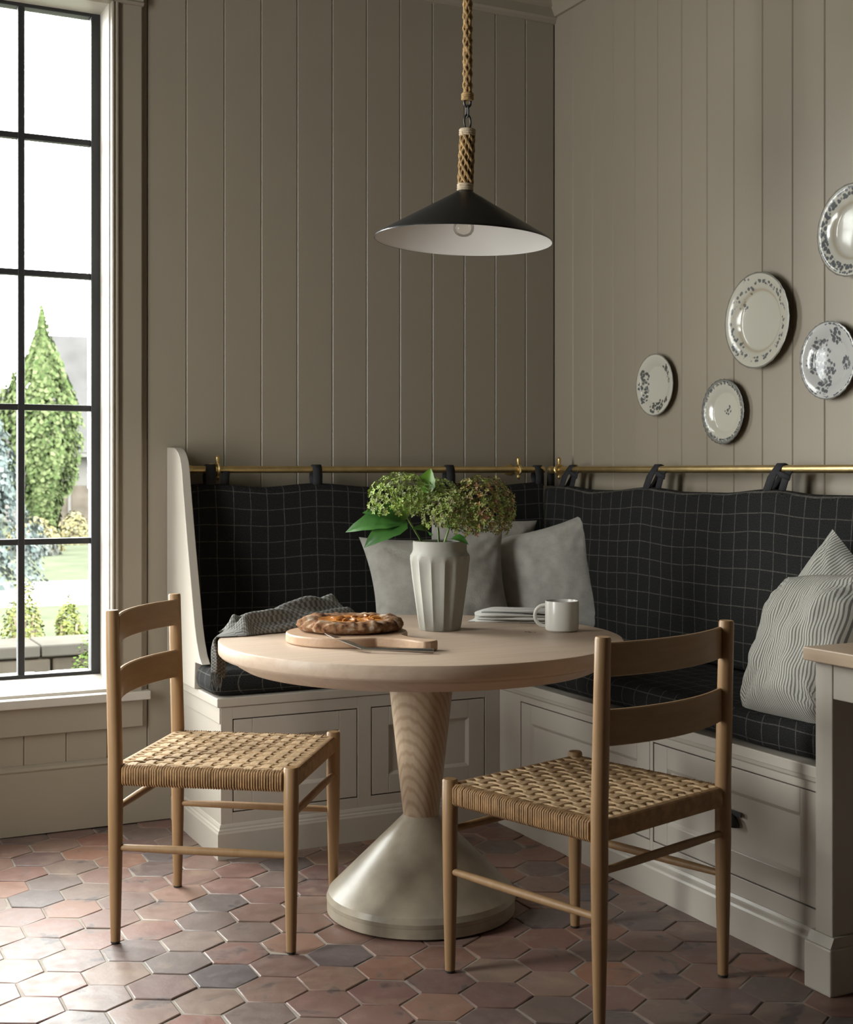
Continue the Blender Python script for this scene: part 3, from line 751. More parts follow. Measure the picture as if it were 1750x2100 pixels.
# ================================================================== CHAIRS
def make_chair(label):
    ch = empty('dining_chair'); w, d = 0.465, 0.469; hw, hd = w/2, d/2
    CW, CS = M['chair_wood'], M['chair_slat']
    def leg(x, y, top, lean):
        n = 14; pts = []; rs = []
        for z, r in ((0.006, 0.0125), (0.05, 0.0138), (0.20, 0.0175), (0.34, 0.0195), (0.47, 0.0195)) : pts.append((x, y, z)); rs.append(r)
        if top > 0.5:
            for z, r in ((0.62, 0.0190), (0.74, 0.0185), (top-0.004, 0.0180), (top, 0.0160)):
                pts.append((x, y-lean*(z-0.47)/(top-0.47), z)); rs.append(r)
        else:
            pts[-1] = (x, y, top-0.004); pts.append((x, y, top)); rs.append(0.0165)
        return MB().tube(pts, rs, n)
    for x, y, top in ((-hw, hd, 0.472), (hw, hd, 0.472), (-hw, -hd, 0.862), (hw, -hd, 0.862)):
        l = put('leg', leg(x, y, top, 0.010), CW, ch, smooth=40)
        g = put('glide', MB().lathe([(0.011, 0.0008), (0.0125, 0.002), (0.0125, 0.0065), (0.0, 0.0065)], 12, (x, y, 0)), M['black_metal'], l, smooth=40)
    # curved back slats
    for z0, z1 in ((0.772, 0.847), (0.620, 0.700)):
        mb = MB(); n = 20; vs = []
        for i in range(n+1):
            u = -1+2*i/n; x = u*(hw-0.012); y = -hd-0.006-0.040*(1-u*u)+0.006
            nx_, ny_ = -0.08*u*2/(1), 0
            tz = 0.006
            for dy, z in ((-0.0065, z0+0.002), (-0.0065, z1-0.003), (-0.003, z1), (0.003, z1), (0.0065, z1-0.003), (0.0065, z0+0.002), (0.003, z0), (-0.003, z0)):
                vs.append((x, y+dy, z))
        fs = [(i*8+j, (i+1)*8+j, (i+1)*8+(j+1) % 8, i*8+(j+1) % 8) for i in range(n) for j in range(8)]
        fs += [list(range(8)), [n*8+j for j in range(8)][::-1]]
        put('back_slat', mb.add(vs, fs), CS, ch, smooth=35)
    # stretchers: low at the sides, higher front and back
    for x in (-hw, hw):
        put('stretcher', MB().tube([(x, -hd+0.012, 0.248), (x, -hd*0.4, 0.248), (x, hd*0.4, 0.248), (x, hd-0.012, 0.248)], [0.0085, 0.0105, 0.0105, 0.0085], 10), CW, ch, smooth=40)
    for y in (-hd, hd):
        put('stretcher', MB().tube([(-hw+0.012, y, 0.348), (-hw*0.4, y, 0.348), (hw*0.4, y, 0.348), (hw-0.012, y, 0.348)], [0.0085, 0.0105, 0.0105, 0.0085], 10), CW, ch, smooth=40)
    # seat: cord covered rails, woven top
    seat = empty('seat'); seat.parent = ch
    for ya, yb in ((hd-0.014, hd+0.010), (-hd-0.010, -hd+0.014)): put('seat_rail', MB().box(-hw+0.006, hw-0.006, ya, yb, 0.412, 0.461), M['cord_shaded'], seat, bevel=0.009, seg=3)
    seat['label'] = 'woven paper cord seat'
    y0, y1 = -hd+0.020, hd-0.020
    for s in (-1, 1):                                   # side wraps: every cord a loop round the side rail
        mb = MB(); nc = 62; rad = 0.0034
        for k in range(nc):
            y = y0+(y1-y0)*(k+0.5)/nc+random.uniform(-.0006, .0006)
            xo = s*(hw+0.010); xi = s*(hw-0.016); j = random.uniform(-.0006, .0006)
            pts = [(xi, y, 0.4585), (xo-s*0.007, y, 0.4590+j), (xo+s*j, y, 0.453), (xo+s*j, y, 0.418), (xo-s*0.007, y, 0.4115), (xi, y, 0.4115)]
            mb.tube(pts, rad, 5, cap=False)
        mb.box(s*(hw-0.014), s*(hw+0.008), y0, y1, 0.414, 0.456)
        cw = put('cord_wrap', mb, M['cord_shaded'], seat, smooth=60); cw['kind'] = 'stuff'
    # bands across (each a flat ribbon of three cords), wefts front to back
    nb, nw = 11, 15; pb = (y1-y0)/nb; pw_ = (2*hw-0.012)/nw
    zc = 0.4600
    for i in range(nb):
        yc = y0+(i+0.5)*pb; mb = MB(); hwid = pb/2-0.0060; n = nw*4
        prof = [(-1.0, -0.0065), (-0.9, 0.0006), (-0.66, 0.0018), (-0.36, 0.0006), (0, 0.0018), (0.36, 0.0006), (0.66, 0.0018), (0.9, 0.0006), (1.0, -0.0065)]
        def f(u, v):
            x = -hw+0.004+(2*hw-0.008)*u; j = (x+hw-0.006)/pw_
            e = min(1, min(u, 1-u)*16)
            zz = zc+0.0010*cos(pi*(j-0.5))*(1 if i % 2 == 0 else -1)*e
            k = v*8; a = int(min(7, k)); fr = k-a
            py = prof[a][0]+(prof[a+1][0]-prof[a][0])*fr; pz = prof[a][1]+(prof[a+1][1]-prof[a][1])*fr
            return (x, yc+py*hwid, zz+pz)
        mb.grid(f, n, 8); put('cord_band', mb, M['cord'], seat, smooth=60)
    for j in range(nw):
        xc = -hw+0.006+(j+0.5)*pw_; mb = MB(); hwid = pw_/2-0.0088; n = nb*6
        def f(u, v):
            y = (-hd+0.004)+(2*hd-0.008)*u; i = (y-y0)/pb
            e = min(1, min(u, 1-u)*16)
            zz = zc+0.0008-0.0016*cos(pi*(i-0.5))*(1 if j % 2 == 0 else -1)*e
            k = v*4; a = int(min(3, k)); fr = k-a
            P4 = [(-1, -0.0070), (-0.6, 0.0012), (0, 0.0004), (0.6, 0.0012), (1, -0.0070)]
            px = P4[a][0]+(P4[a+1][0]-P4[a][0])*fr; pz = P4[a][1]+(P4[a+1][1]-P4[a][1])*fr
            return (xc+px*hwid, y, zz+pz)
        mb.grid(f, n, 4); put('weft_cord', mb, M['cord'], seat, smooth=60)
    mb = MB(); 
    for k in range(40):
        x = -hw+0.012+(2*hw-0.024)*(k+0.5)/40
        mb.tube([(x, y0, 0.419), (x, y1, 0.419)], 0.0045, 5, cap=False)
    us = put('under_weave', mb, M['cord_shaded'], seat, smooth=60); us['kind'] = 'stuff'
    tag(ch, label, 'chair', 'oak dining chairs'); return ch
c1 = make_chair('oak ladder-back dining chair with woven seat by the window, left of the table')
c1.location = (-1.7205, -1.091, 0); c1.rotation_euler = (0, 0, radians(-125.6))
c2 = dup(c1, (-1.072, -1.865, 0), radians(16.5))
c2['label'] = 'oak ladder-back dining chair with woven seat, back to us, right of the table base'

# ================================================================== DESK
dk = empty('desk', (-0.3, -2.7, 0))
def ld(mb): mb.v = [(p[0]+0.3, p[1]+2.7, p[2]) for p in mb.v]; return mb
put('desk_top', ld(MB().box(-0.650, -0.002, -3.6, -2.153, 0.774, 0.806)), M['desk_top'], dk, bevel=0.003)
put('leg', ld(MB().box(-0.628, -0.555, -2.228, -2.172, 0.0, 0.774)), BP, dk, bevel=0.003)
pl = MB().box(-0.648, -0.535, -2.243, -2.1545, 0.0, 0.112)
put('plinth_block', ld(pl), BP, dk, bevel=0.005)
put('plinth_cap', ld(MB().prism([(-0.643, 0.112), (-0.632, 0.135), (-0.54, 0.135), (-0.54, 0.112)], 'y', -2.238, -2.160)), BP, dk)
put('rail', ld(MB().box(-0.626, -0.600, -3.5, -2.2285, 0.690, 0.774)), BP, dk, bevel=0.002)
put('end_panel', ld(MB().box(-0.5545, -0.002, -2.200, -2.172, 0.0, 0.774)), BP, dk, bevel=0.001)
put('leg', ld(MB().box(-0.628, -0.555, -3.56, -3.5005, 0.0, 0.774)), BP, dk, bevel=0.003)
put('end_panel', ld(MB().box(-0.5545, -0.002, -3.54, -3.512, 0.0, 0.774)), BP, dk, bevel=0.001)
put('back_panel', ld(MB().box(-0.03, -0.004, -3.511, -2.2005, 0.0, 0.774)), BP, dk)
tag(dk, 'built-in desk with oak top and putty painted leg at the right edge', 'desk')

# ================================================================== PENDANT
pd = empty('pendant_lamp', (-1.128, -1.335, 1.86))
pd.rotation_euler = (0, 0, 0)
tilt = Matrix.Rotation(radians(2.2), 4, Vector((0.444, 0.896, 0)))
def tl(mb): mb.v = [tuple(tilt @ Vector(p)) for p in mb.v]; return mb
SR = 0.247; SH = 0.132
put('shade', tl(MB().lathe([(0.022, SH+0.006), (0.026, SH+0.002), (SR-0.003, 0.0065), (SR, 0.001), (SR, 0.0), (SR-0.0015, 0.0)], 96, cap=False)), M['shade_out'], pd, smooth=40)
put('shade_lining', tl(MB().lathe([(0.012, SH-0.003), (0.026, SH-0.006), (SR-0.0055, 0.0045), (SR-0.0012, 0.0003)], 96, cap=False)), M['shade_in'], pd, smooth=40)
put('socket', tl(MB().lathe([(0.0, 0.075), (0.020, 0.075), (0.020, SH-0.002), (0.0, SH-0.002)], 24)), M['bulb_base'], pd, smooth=40)
pb_ = [(0.0, 0.012), (0.012, 0.0135), (0.022, 0.019), (0.028, 0.029), (0.029, 0.040), (0.026, 0.052), (0.018, 0.066), (0.014, 0.0748)]
put('bulb', tl(MB().lathe(pb_, 24)), M['bulb'], pd, smooth=60)
# rope bound handle
h0, h1 = SH+0.006, SH+0.178
hb = MB(); 
for k in range(14):
    sg = 1 if k % 2 else -1; nn_ = 34; pts = []
    for i in range(nn_+1):
        z = h0+0.012+(h1-h0-0.024)*i/nn_; a = 2*pi*k/14+sg*0.16*sin(i*0.95); rr = 0.0180+0.0016*cos(i*0.95*1.0+k*pi)
        pts.append((rr*cos(a), rr*sin(a), z))
    hb.tube(pts, 0.0040, 6)
hb.lathe([(0.0, h0+0.01), (0.015, h0+0.01), (0.015, h1-0.01), (0.0, h1-0.01)], 16)
put('rope_handle', tl(hb), M['rope'], pd, smooth=50)
for z in (h0, h1-0.020):
    cb = MB()
    for i in range(3): cb.tube([(0.0200*cos(a), 0.0200*sin(a), z+0.004+i*0.0062) for a in [2*pi*q/20 for q in range(20)]], 0.0038, 6, closed=True)
    cb.lathe([(0.0, z), (0.0195, z), (0.0195, z+0.02), (0.0, z+0.02)], 20)
    put('binding', tl(cb), M['rope_pale'], pd, smooth=50)
top = tilt @ Vector((0, 0, h1))
def link(c, ln, wd, ang, r=0.0026):
    pts = []
    for q in range(18):
        a = 2*pi*q/18; u = wd*cos(a); v = ln*sin(a)
        pts.append((c[0]+u*cos(ang), c[1]+u*sin(ang), c[2]+v))
    return MB().tube(pts, r, 7, closed=True)
zz = top.z
put('chain_link', link((top.x, top.y, zz+0.020), 0.021, 0.0115, 0.2), M['black_metal'], pd, smooth=60)
put('chain_link', link((top.x, top.y, zz+0.050), 0.0165, 0.008, 1.4), M['black_metal'], pd, smooth=60)
put('chain_link', link((top.x, top.y, zz+0.073), 0.012, 0.0095, -0.1, 0.0032), M['black_metal'], pd, smooth=60)
# jute covered cord up to the ceiling
z0, z1 = zz+0.082, CEIL-1.86-0.03
rp = MB(); n = int((z1-z0)/0.006)
for k in range(8):
    sg = 1 if k % 2 else -1
    pts = [(top.x+(0.0092+0.0016*cos(i*1.57+k*1.57))*cos(2*pi*k/8+sg*i*0.30), top.y+(0.0092+0.0016*cos(i*1.57+k*1.57))*sin(2*pi*k/8+sg*i*0.30), z0+(z1-z0)*i/n) for i in range(n+1)]
    rp.tube(pts, 0.0042, 6)
rp.tube([(top.x, top.y, z0), (top.x, top.y, z1)], 0.0085, 8)
put('rope', rp, M['rope'], pd, smooth=60)
rb = MB()
for i in range(3): rb.tube([(top.x+0.0145*cos(a), top.y+0.0145*sin(a), z0+0.002+i*0.006) for a in [2*pi*q/18 for q in range(18)]], 0.0036, 6, closed=True)
rb.lathe([(0.0, 0.0), (0.0145, 0.0), (0.0145, 0.018), (0.0, 0.018)], 18, (top.x, top.y, z0-0.003))
put('binding', rb, M['rope'], pd, smooth=60)
put('canopy', MB().lathe([(0.0, z1-0.004), (0.045, z1), (0.055, z1+0.02), (0.055, z1+0.0295), (0.0, z1+0.0295)], 32, (top.x, top.y, 0)), M['black_metal'], pd, smooth=40)
tag(pd, 'black cone pendant lamp with white inside hanging on jute rope above the table', 'lamp')

# ================================================================== PLATES ON THE RIGHT WALL
def plate_mat(name, R, blobs, bands=(), rim=0.965, scale=60, ground=(0.480, 0.452, 0.384), ink=(0.055, 0.065, 0.07), thr=0.5, ring=None, teeth=None):
    m, nt, b = new_mat(name)
    tc = N(nt, 'ShaderNodeTexCoord'); sp = N(nt, 'ShaderNodeSeparateXYZ'); L(nt, tc.outputs['Object'], sp.inputs[0])
    Y, Z = sp.outputs[1], sp.outputs[2]
    def dist_to(y, z):
        a = math_(nt, 'SUBTRACT', Y, y); c = math_(nt, 'SUBTRACT', Z, z)
        return math_(nt, 'SQRT', math_(nt, 'ADD', math_(nt, 'MULTIPLY', a, a), math_(nt, 'MULTIPLY', c, c)))
    rad = math_(nt, 'DIVIDE', dist_to(0, 0), R)
    mask = None
    def union(x):
        nonlocal mask
        mask = x if mask is None else math_(nt, 'MAXIMUM', mask, x)
    for (by, bz, br, s) in blobs:
        union(math_(nt, 'MULTIPLY', math_(nt, 'SUBTRACT', 1.0, math_(nt, 'DIVIDE', dist_to(-by*R, bz*R), br*R), clamp=True), s))
    for (r0, r1, s) in bands:
        mid, hw_ = (r0+r1)/2, (r1-r0)/2
        union(math_(nt, 'MULTIPLY', math_(nt, 'SUBTRACT', 1.0, math_(nt, 'DIVIDE', math_(nt, 'ABSOLUTE', math_(nt, 'SUBTRACT', rad, mid)), hw_), clamp=True), s))
    vo = N(nt, 'ShaderNodeTexVoronoi', Scale=float(scale)); L(nt, tc.outputs['Object'], vo.inputs['Vector'])
    no = N(nt, 'ShaderNodeTexNoise', Scale=float(scale)*0.8, Detail=3.0); L(nt, tc.outputs['Object'], no.inputs['Vector'])
    pat = math_(nt, 'SUBTRACT', 1.0, math_(nt, 'MULTIPLY', vo.outputs['Distance'], 1.15))
    pat = math_(nt, 'ADD', math_(nt, 'MULTIPLY', pat, 0.5), math_(nt, 'MULTIPLY', no.outputs['Fac'], 0.5))
    ms = math_(nt, 'MULTIPLY', math_(nt, 'MINIMUM', math_(nt, 'MULTIPLY', mask, 2.0), 1.0), pat)
    inkf = math_(nt, 'MULTIPLY', math_(nt, 'SUBTRACT', ms, thr*0.78), 9.0, clamp=True)
    if teeth:
        an = nt.nodes.new('ShaderNodeMath'); an.operation = 'ARCTAN2'; L(nt, Z, an.inputs[0]); L(nt, Y, an.inputs[1])
        w_ = math_(nt, 'ABSOLUTE', math_(nt, 'SINE', math_(nt, 'MULTIPLY', an.outputs[0], teeth/2)))
        edge = math_(nt, 'ADD', 0.80, math_(nt, 'MULTIPLY', w_, 0.11))
        inkf = math_(nt, 'MAXIMUM', inkf, math_(nt, 'MULTIPLY', math_(nt, 'GREATER_THAN', rad, edge), 0.75))
    rimf = math_(nt, 'GREATER_THAN', rad, rim)
    col = mixc(nt, math_(nt, 'MULTIPLY', inkf, 0.9), ground, ink)
    if ring:
        rg = math_(nt, 'SUBTRACT', 1.0, math_(nt, 'DIVIDE', math_(nt, 'ABSOLUTE', math_(nt, 'SUBTRACT', rad, ring)), 0.05), clamp=True)
        col = mixc(nt, math_(nt, 'MULTIPLY', rg, 0.45), col, (0.30, 0.21, 0.10))
    col = mixc(nt, math_(nt, 'MULTIPLY', rimf, 0.75), col, (0.09, 0.085, 0.075))
    L(nt, col, b.inputs['Base Color']); b.inputs['Roughness'].default_value = 0.12
    return m
def plate(cy, cz, R, mat, label, deep=1.0, wavy=0.006, lobes=24, well=0.62):
    """lathe about local x; face towards -x; back towards the wall"""
    prof = [(0.0, -0.012*deep), (well*0.9, -0.0125*deep), (well, -0.0150*deep), (well+0.08, -0.024*deep), (0.90, -0.029*deep), (0.985, -0.031*deep), (1.0, -0.0300*deep), (0.985, -0.0272*deep), (well+0.08, -0.018*deep), (well, -0.009*deep), (well*0.92, -0.002), (well*0.84, -0.002), (well*0.82, -0.0065*deep), (0.0, -0.0065*deep)]
    n = 72; vs = []; m = len(prof)
    for i in range(n):
        a = 2*pi*i/n; k = 1+wavy*cos(lobes*a)
        for r, x in prof:
            rr = r*R*(1+(k-1)*r**3)
            vs.append((x, rr*cos(a), rr*sin(a)))
    fs = [(i*m+j, ((i+1) % n)*m+j, ((i+1) % n)*m+j+1, i*m+j+1) for i in range(n) for j in range(m-1)]
    o = put('wall_plate', MB().add(vs, fs), mat, None, smooth=50, loc=(-0.0005, cy, cz))
    return tag(o, label, 'plate', 'old transferware plates on the plank wall')
plate(-0.712, 1.531, 0.111, plate_mat('plate_a', 0.111, [(-0.62, 0.34, 0.30, 1), (-0.66, -0.05, 0.36, 1), (-0.62, -0.42, 0.26, 1), (0.52, 0.42, 0.34, 1), (0.66, 0.12, 0.2, .9), (0.2, -0.66, 0.36, 1), (-0.12, -0.72, 0.3, 1), (0.55, -0.5, 0.2, .8)], scale=80, thr=0.46, ink=(0.035, 0.045, 0.045)),
      'small plate with dark flower sprigs, leftmost on the wall', 0.85)
plate(-1.263, 1.704, 0.154, plate_mat('plate_b', 0.154, [(-0.62, -0.52, 0.32, 1), (-0.52, 0.36, 0.3, .8), (0.70, 0.5, 0.3, .8), (-0.25, 0.74, 0.35, .8)], [(0.66, 0.95, 0.62)], scale=75, thr=0.54, ring=0.64, ink=(0.085, 0.092, 0.10)),
      'large cream plate with sparse grey border, in the middle of the group', 1.05)
plate(-1.089, 1.420, 0.108, plate_mat('plate_c', 0.108, [(0.10, 0.05, 0.26, 1.0)], [(0.78, 1.0, 0.8)], scale=95, thr=0.52, teeth=30),
      'small plate with toothed dark border and one tiny centre flower, lowest on the wall', 0.85, 0.014, 30)
plate(-1.573, 1.553, 0.117, plate_mat('plate_d', 0.117, [(-0.30, 0.30, 0.5, 1), (-0.45, -0.05, 0.5, 1), (-0.15, -0.25, 0.5, 1), (-0.2, -0.62, 0.4, 1), (0.25, 0.62, 0.36, 1), (0.58, -0.10, 0.32, 1)], [(0.86, 1.0, 0.55)], scale=85, thr=0.46, ground=(0.480, 0.472, 0.460), ink=(0.07, 0.075, 0.085)),
      'pale plate with a big grey floral spray, right of and below the large cream plate', 0.85, 0.012, 28)
plate(-1.675, 1.925, 0.136, plate_mat('plate_e', 0.136, [], [(0.66, 1.0, 1.0)], scale=80, thr=0.47, ring=0.60, ink=(0.06, 0.07, 0.08), ground=(0.480, 0.456, 0.400)),
      'large plate with dense grey floral rim, highest, cut by the right edge', 1.1, 0.008, 22, 0.56)

# ================================================================== THINGS ON THE TABLE
ZT_ = TZ+0.0006
# ribbed vase
VX, VY = -1.103, -1.143
n = 96; prof = [(0.0, 0.0), (0.0595, 0.0), (0.0615, 0.004), (0.066, 0.03), (0.0745, 0.09), (0.083, 0.15), (0.0875, 0.192), (0.0885, 0.205), (0.0865, 0.216), (0.081, 0.224), (0.0785, 0.232), (0.0785, 0.250), (0.0785, 0.2555), (0.076, 0.2575), (0.073, 0.255), (0.072, 0.225), (0.070, 0.19), (0.055, 0.02), (0.0, 0.018)]
def rf(a, z):
    k = 14; f = abs(sin(a*k/2)); amt = 0.085*sm(-0.01, 0.02, z)*(1-sm(0.196, 0.214, z))
    return 1-amt*(1-(1-f)**1.6)*0.9
vz = MB()
outer = prof[:13]; inner = prof[13:]
vs = []; m = len(prof)
for i in range(n):
    a = 2*pi*i/n
    for j, (r, z) in enumerate(prof):
        rr = r*(rf(a, z) if j < 10 else 1); vs.append((rr*cos(a), rr*sin(a), z))
vz.add(vs, [(i*m+j, ((i+1) % n)*m+j, ((i+1) % n)*m+j+1, i*m+j+1) for i in range(n) for j in range(m-1)])
o = put('vase', vz, M['vase'], None, smooth=35, loc=(VX, VY, ZT_), rot=(0, 0, 0.35))
tag(o, 'tall chalky grey fluted vase holding hydrangeas, standing on the table', 'vase')

# camera-plane axes used only to lay out the bouquet in the round
RX = Vector((0.896, -0.4446, 0)); FY = Vector((0.4446, 0.896, 0)); UP = Vector((0, 0, 1))
def leaf_mesh(mb, base, direction, normal, length, width, curl=0.25, n=8, serr=0.04):
    d = direction.normalized(); nn = (normal-d*normal.dot(d)).normalized(); s = d.cross(nn)
    vs = []
    for i in range(n+1):
        t = i/n; w = width*(sin(pi*t**0.75))**0.8*(1-0.15*t)*(1+serr*(1 if i % 2 else -1)) if 0 < i < n else 0.001
        p = base+d*length*t+nn*(-curl*length*t*t+0.06*length*sin(pi*t))
        for e in (-1, -0.5, 0, 0.5, 1):
            vs.append(p+s*w*e/1.0*0.5*1.0+nn*(abs(e)*w*0.14))
    fs = [(i*5+j, i*5+j+1, (i+1)*5+j+1, (i+1)*5+j) for i in range(n) for j in range(4)]
    mb.add(vs, fs)
def hydrangea(head, rx, rz, nf, mat, label, stem_pts, leaves, seed, droop=1.45):
    """head: Vector offset from vase mouth centre"""
    rnd = random.Random(seed)
    root = empty('hydrangea_stem', (VX, VY, ZT_+0.02))
    H = head
    st = MB().tube([Vector(p) for p in stem_pts], [0.0035]*(len(stem_pts)-1)+[0.003], 8)
    # fine branchlets under the head
    top_ = Vector(stem_pts[-1])
    for k in range(16):
        a = 2*pi*k/16; e = rnd.uniform(0.2, 0.9)
        q = H+Vector((rx*0.75*cos(a)*e, rx*0.75*sin(a)*e, -rz*0.15+rz*0.4*(1-e)))
        st.tube([top_, (top_+q)*0.5+Vector((0, 0, -0.004)), q], [0.002, 0.0014, 0.001], 5)
    put('stem', st, M['stem'], root, smooth=60)
    fl = MB(); g = pi*(3-sqrt(5))
    for k in range(nf):
        zf = 1-droop*(k+0.5)/nf; r_ = sqrt(max(0, 1-zf*zf)); a = g*k+rnd.uniform(-.2, .2)
        lump = 1+0.10*noise.noise(Vector((3*r_*cos(a)+seed, 3*r_*sin(a), 3*zf)))+rnd.uniform(-0.10, 0.05)
        dirv = Vector((r_*cos(a), r_*sin(a), zf))
        p = H+Vector((dirv.x*rx*lump, dirv.y*rx*lump, dirv.z*rz*lump))
        nrm = (dirv+Vector((rnd.uniform(-.5, .5), rnd.uniform(-.5, .5), rnd.uniform(-.3, .6)))).normalized()
        u = nrm.orthogonal().normalized(); w = nrm.cross(u); s0 = rnd.uniform(0.0062, 0.0098); ph = rnd.uniform(0, 6)
        vs = [p-nrm*0.0015]; fs = []
        for q in range(4):
            a0 = ph+q*pi/2; 
            A = p+(u*cos(a0-0.55)+w*sin(a0-0.55))*s0*0.75+nrm*0.0012
            B = p+(u*cos(a0)+w*sin(a0))*s0*1.18+nrm*rnd.uniform(-0.001, 0.003)
            D = p+(u*cos(a0+0.55)+w*sin(a0+0.55))*s0*0.75+nrm*0.0012
            b0 = len(vs); vs += [A, B, D]; fs.append((0, b0, b0+1, b0+2))
        fl.add(vs, fs)
    f_ = put('flower_head', fl, mat, root, recalc=False)
    for (base, d_, nrm, ln, wd, curl, mk) in leaves:
        lm = MB(); leaf_mesh(lm, base, d_, nrm, ln, wd, curl)
        lf = put('leaf', lm, M[mk], root, smooth=60)
    tag(root, label, 'flower', 'hydrangea stems in the vase'); return root
def cv(r, f, z): return RX*r+FY*f+UP*z       # r: to the right as seen from the room, f: away, z: up from inside base of vase
hydrangea(cv(-0.108, 0.00, 0.352), 0.098, 0.080, 460, M['floret_green'], 'green hydrangea bloom on the left side of the vase, above the big leaves',
          [cv(-0.01, 0, 0.01), cv(-0.050, 0, 0.23), cv(-0.098, 0, 0.31)],
          [(cv(-0.100, -0.02, 0.300), cv(-1, -0.15, 0.28), cv(0.2, -0.6, 0.8), 0.125, 0.075, 0.15, 'leaf'),
           (cv(-0.100, -0.03, 0.297), cv(-1, -0.25, -0.02), cv(0.0, -0.75, 0.7), 0.170, 0.085, 0.25, 'leaf'),
           (cv(-0.095, -0.04, 0.294), cv(-0.8, -0.45, -0.30), cv(-0.1, -0.85, 0.6), 0.140, 0.085, 0.30, 'leaf'),
           (cv(-0.098, -0.04, 0.300), cv(-0.30, -0.35, 0.75), cv(0.1, -0.9, 0.4), 0.062, 0.034, 0.2, 'leaf_bright')], 1)
hydrangea(cv(-0.010, 0.06, 0.345), 0.082, 0.070, 320, M['floret_green'], 'green hydrangea bloom at the back centre of the vase with an upright leaf',
          [cv(0.0, 0.01, 0.01), cv(-0.002, 0.03, 0.23), cv(-0.006, 0.055, 0.30)],
          [(cv(-0.045, -0.01, 0.375), cv(0.25, -0.1, 1.0), cv(-0.2, -1, 0.1), 0.075, 0.058, 0.05, 'leaf_bright')], 2)
hydrangea(cv(0.030, -0.045, 0.312), 0.080, 0.072, 360, M['floret_mid'], 'dull green hydrangea bloom low at the front of the vase',
          [cv(0.0, -0.01, 0.01), cv(0.012, -0.03, 0.23), cv(0.026, -0.04, 0.275)],
          [(cv(-0.03, -0.04, 0.255), cv(-0.3, -0.6, 0.5), cv(0, -0.6, 0.8), 0.07, 0.045, 0.5, 'leaf')], 3)
hydrangea(cv(0.118, -0.01, 0.328), 0.100, 0.094, 680, M['floret_mauve'], 'largest hydrangea bloom, green fading to rust, drooping over the right side of the vase',
          [cv(0.01, 0, 0.01), cv(0.055, 0, 0.23), cv(0.102, 0, 0.28)],
          [(cv(0.03, -0.06, 0.245), cv(0.5, -0.5, 0.1), cv(0.1, -0.5, 0.8), 0.06, 0.04, 0.4, 'leaf')], 4, 1.72)

# paddle board with galette
BXc, BYc = -1.447, -1.262
bd = MB(); out = []
ha = atan2(-1.58+1.262, -1.32+1.447)     # handle direction
for i in range(49):
    a = ha+0.30+(2*pi-0.60)*i/48; out.append((0.165*cos(a), 0.165*sin(a)))
hx_, hy_ = cos(ha), sin(ha)
def hp(t, s): return (hx_*t-hy_*s, hy_*t+hx_*s)
for t, s in ((0.185, -0.036), (0.215, -0.024), (0.255, -0.023), (0.285, -0.029), (0.306, -0.026), (0.316, -0.012), (0.316, 0.012), (0.306, 0.026), (0.285, 0.029), (0.255, 0.023), (0.215, 0.024), (0.185, 0.036)): out.append(hp(t, s))
bo = put('serving_board', bd.prism(out, 'z', 0, 0.026), M['board'], None, loc=(BXc, BYc, ZT_), smooth=35, bevel=0.004)
tag(bo, 'round wooden serving board with a short handle, under the pie on the table', 'serving board')
def pie_mats():
    m, nt, b = new_mat('baked_crust')
    tc = N(nt, 'ShaderNodeTexCoord'); n = N(nt, 'ShaderNodeTexNoise', Scale=46.0, Detail=8.0); L(nt, tc.outputs['Object'], n.inputs['Vector'])
    r = ramp(nt, [(0.34, (0.055, 0.022, 0.012)), (0.46, (0.19, 0.09, 0.042)), (0.57, (0.27, 0.16, 0.09)), (0.70, (0.46, 0.39, 0.31))]); L(nt, n.outputs['Fac'], r.inputs['Fac']); L(nt, r.outputs['Color'], b.inputs['Base Color'])
    b.inputs['Roughness'].default_value = 0.95; b.inputs['Specular IOR Level'].default_value = 0.12
    bp = N(nt, 'ShaderNodeBump', Strength=0.8, Distance=0.004); L(nt, n.outputs['Fac'], bp.inputs['Height']); L(nt, bp.outputs['Normal'], b.inputs['Normal'])
    m2, nt, b = new_mat('apricot_filling')
    tc = N(nt, 'ShaderNodeTexCoord'); n = N(nt, 'ShaderNodeTexNoise', Scale=30.0, Detail=4.0); L(nt, tc.outputs['Object'], n.inputs['Vector'])
    r = ramp(nt, [(0.35, (0.22, 0.07, 0.015)), (0.55, (0.52, 0.20, 0.04)), (0.75, (0.62, 0.30, 0.08))]); L(nt, n.outputs['Fac'], r.inputs['Fac']); L(nt, r.outputs['Color'], b.inputs['Base Color'])
    b.inputs['Roughness'].default_value = 0.3
    return m, m2
CR, FI = pie_mats()
gp = MB(); n = 160; pr2 = [(0.0, 0.0), (0.125, 0.0), (0.139, 0.005), (0.143, 0.014), (0.138, 0.025), (0.122, 0.032), (0.100, 0.031), (0.088, 0.026), (0.080, 0.021), (0.0, 0.020)]
vs = []
for i in range(n):
    a = 2*pi*i/n
    for j, (r_, z) in enumerate(pr2):
        q = noise.noise(Vector((cos(a)*3.2, sin(a)*3.2, z*30)))*0.07+0.045*abs(sin(a*5.5+1.2*sin(a*3)))*(1 if 2 <= j <= 7 else 0)
        q += 0.10*noise.noise(Vector((r_*cos(a)*60, r_*sin(a)*60, z*90)))*(1 if 1 <= j <= 8 else 0)
        vs.append((r_*(1+q*0.5)*cos(a), r_*(1+q*0.5)*sin(a), z*(1+q*1.9)))
m = len(pr2)
gp.add(vs, [(i*m+j, ((i+1) % n)*m+j, ((i+1) % n)*m+j+1, i*m+j+1) for i in range(n) for j in range(m-1)])
ga = put('galette', gp, CR, None, smooth=60, loc=(-1.424, -1.235, ZT_+0.0265))
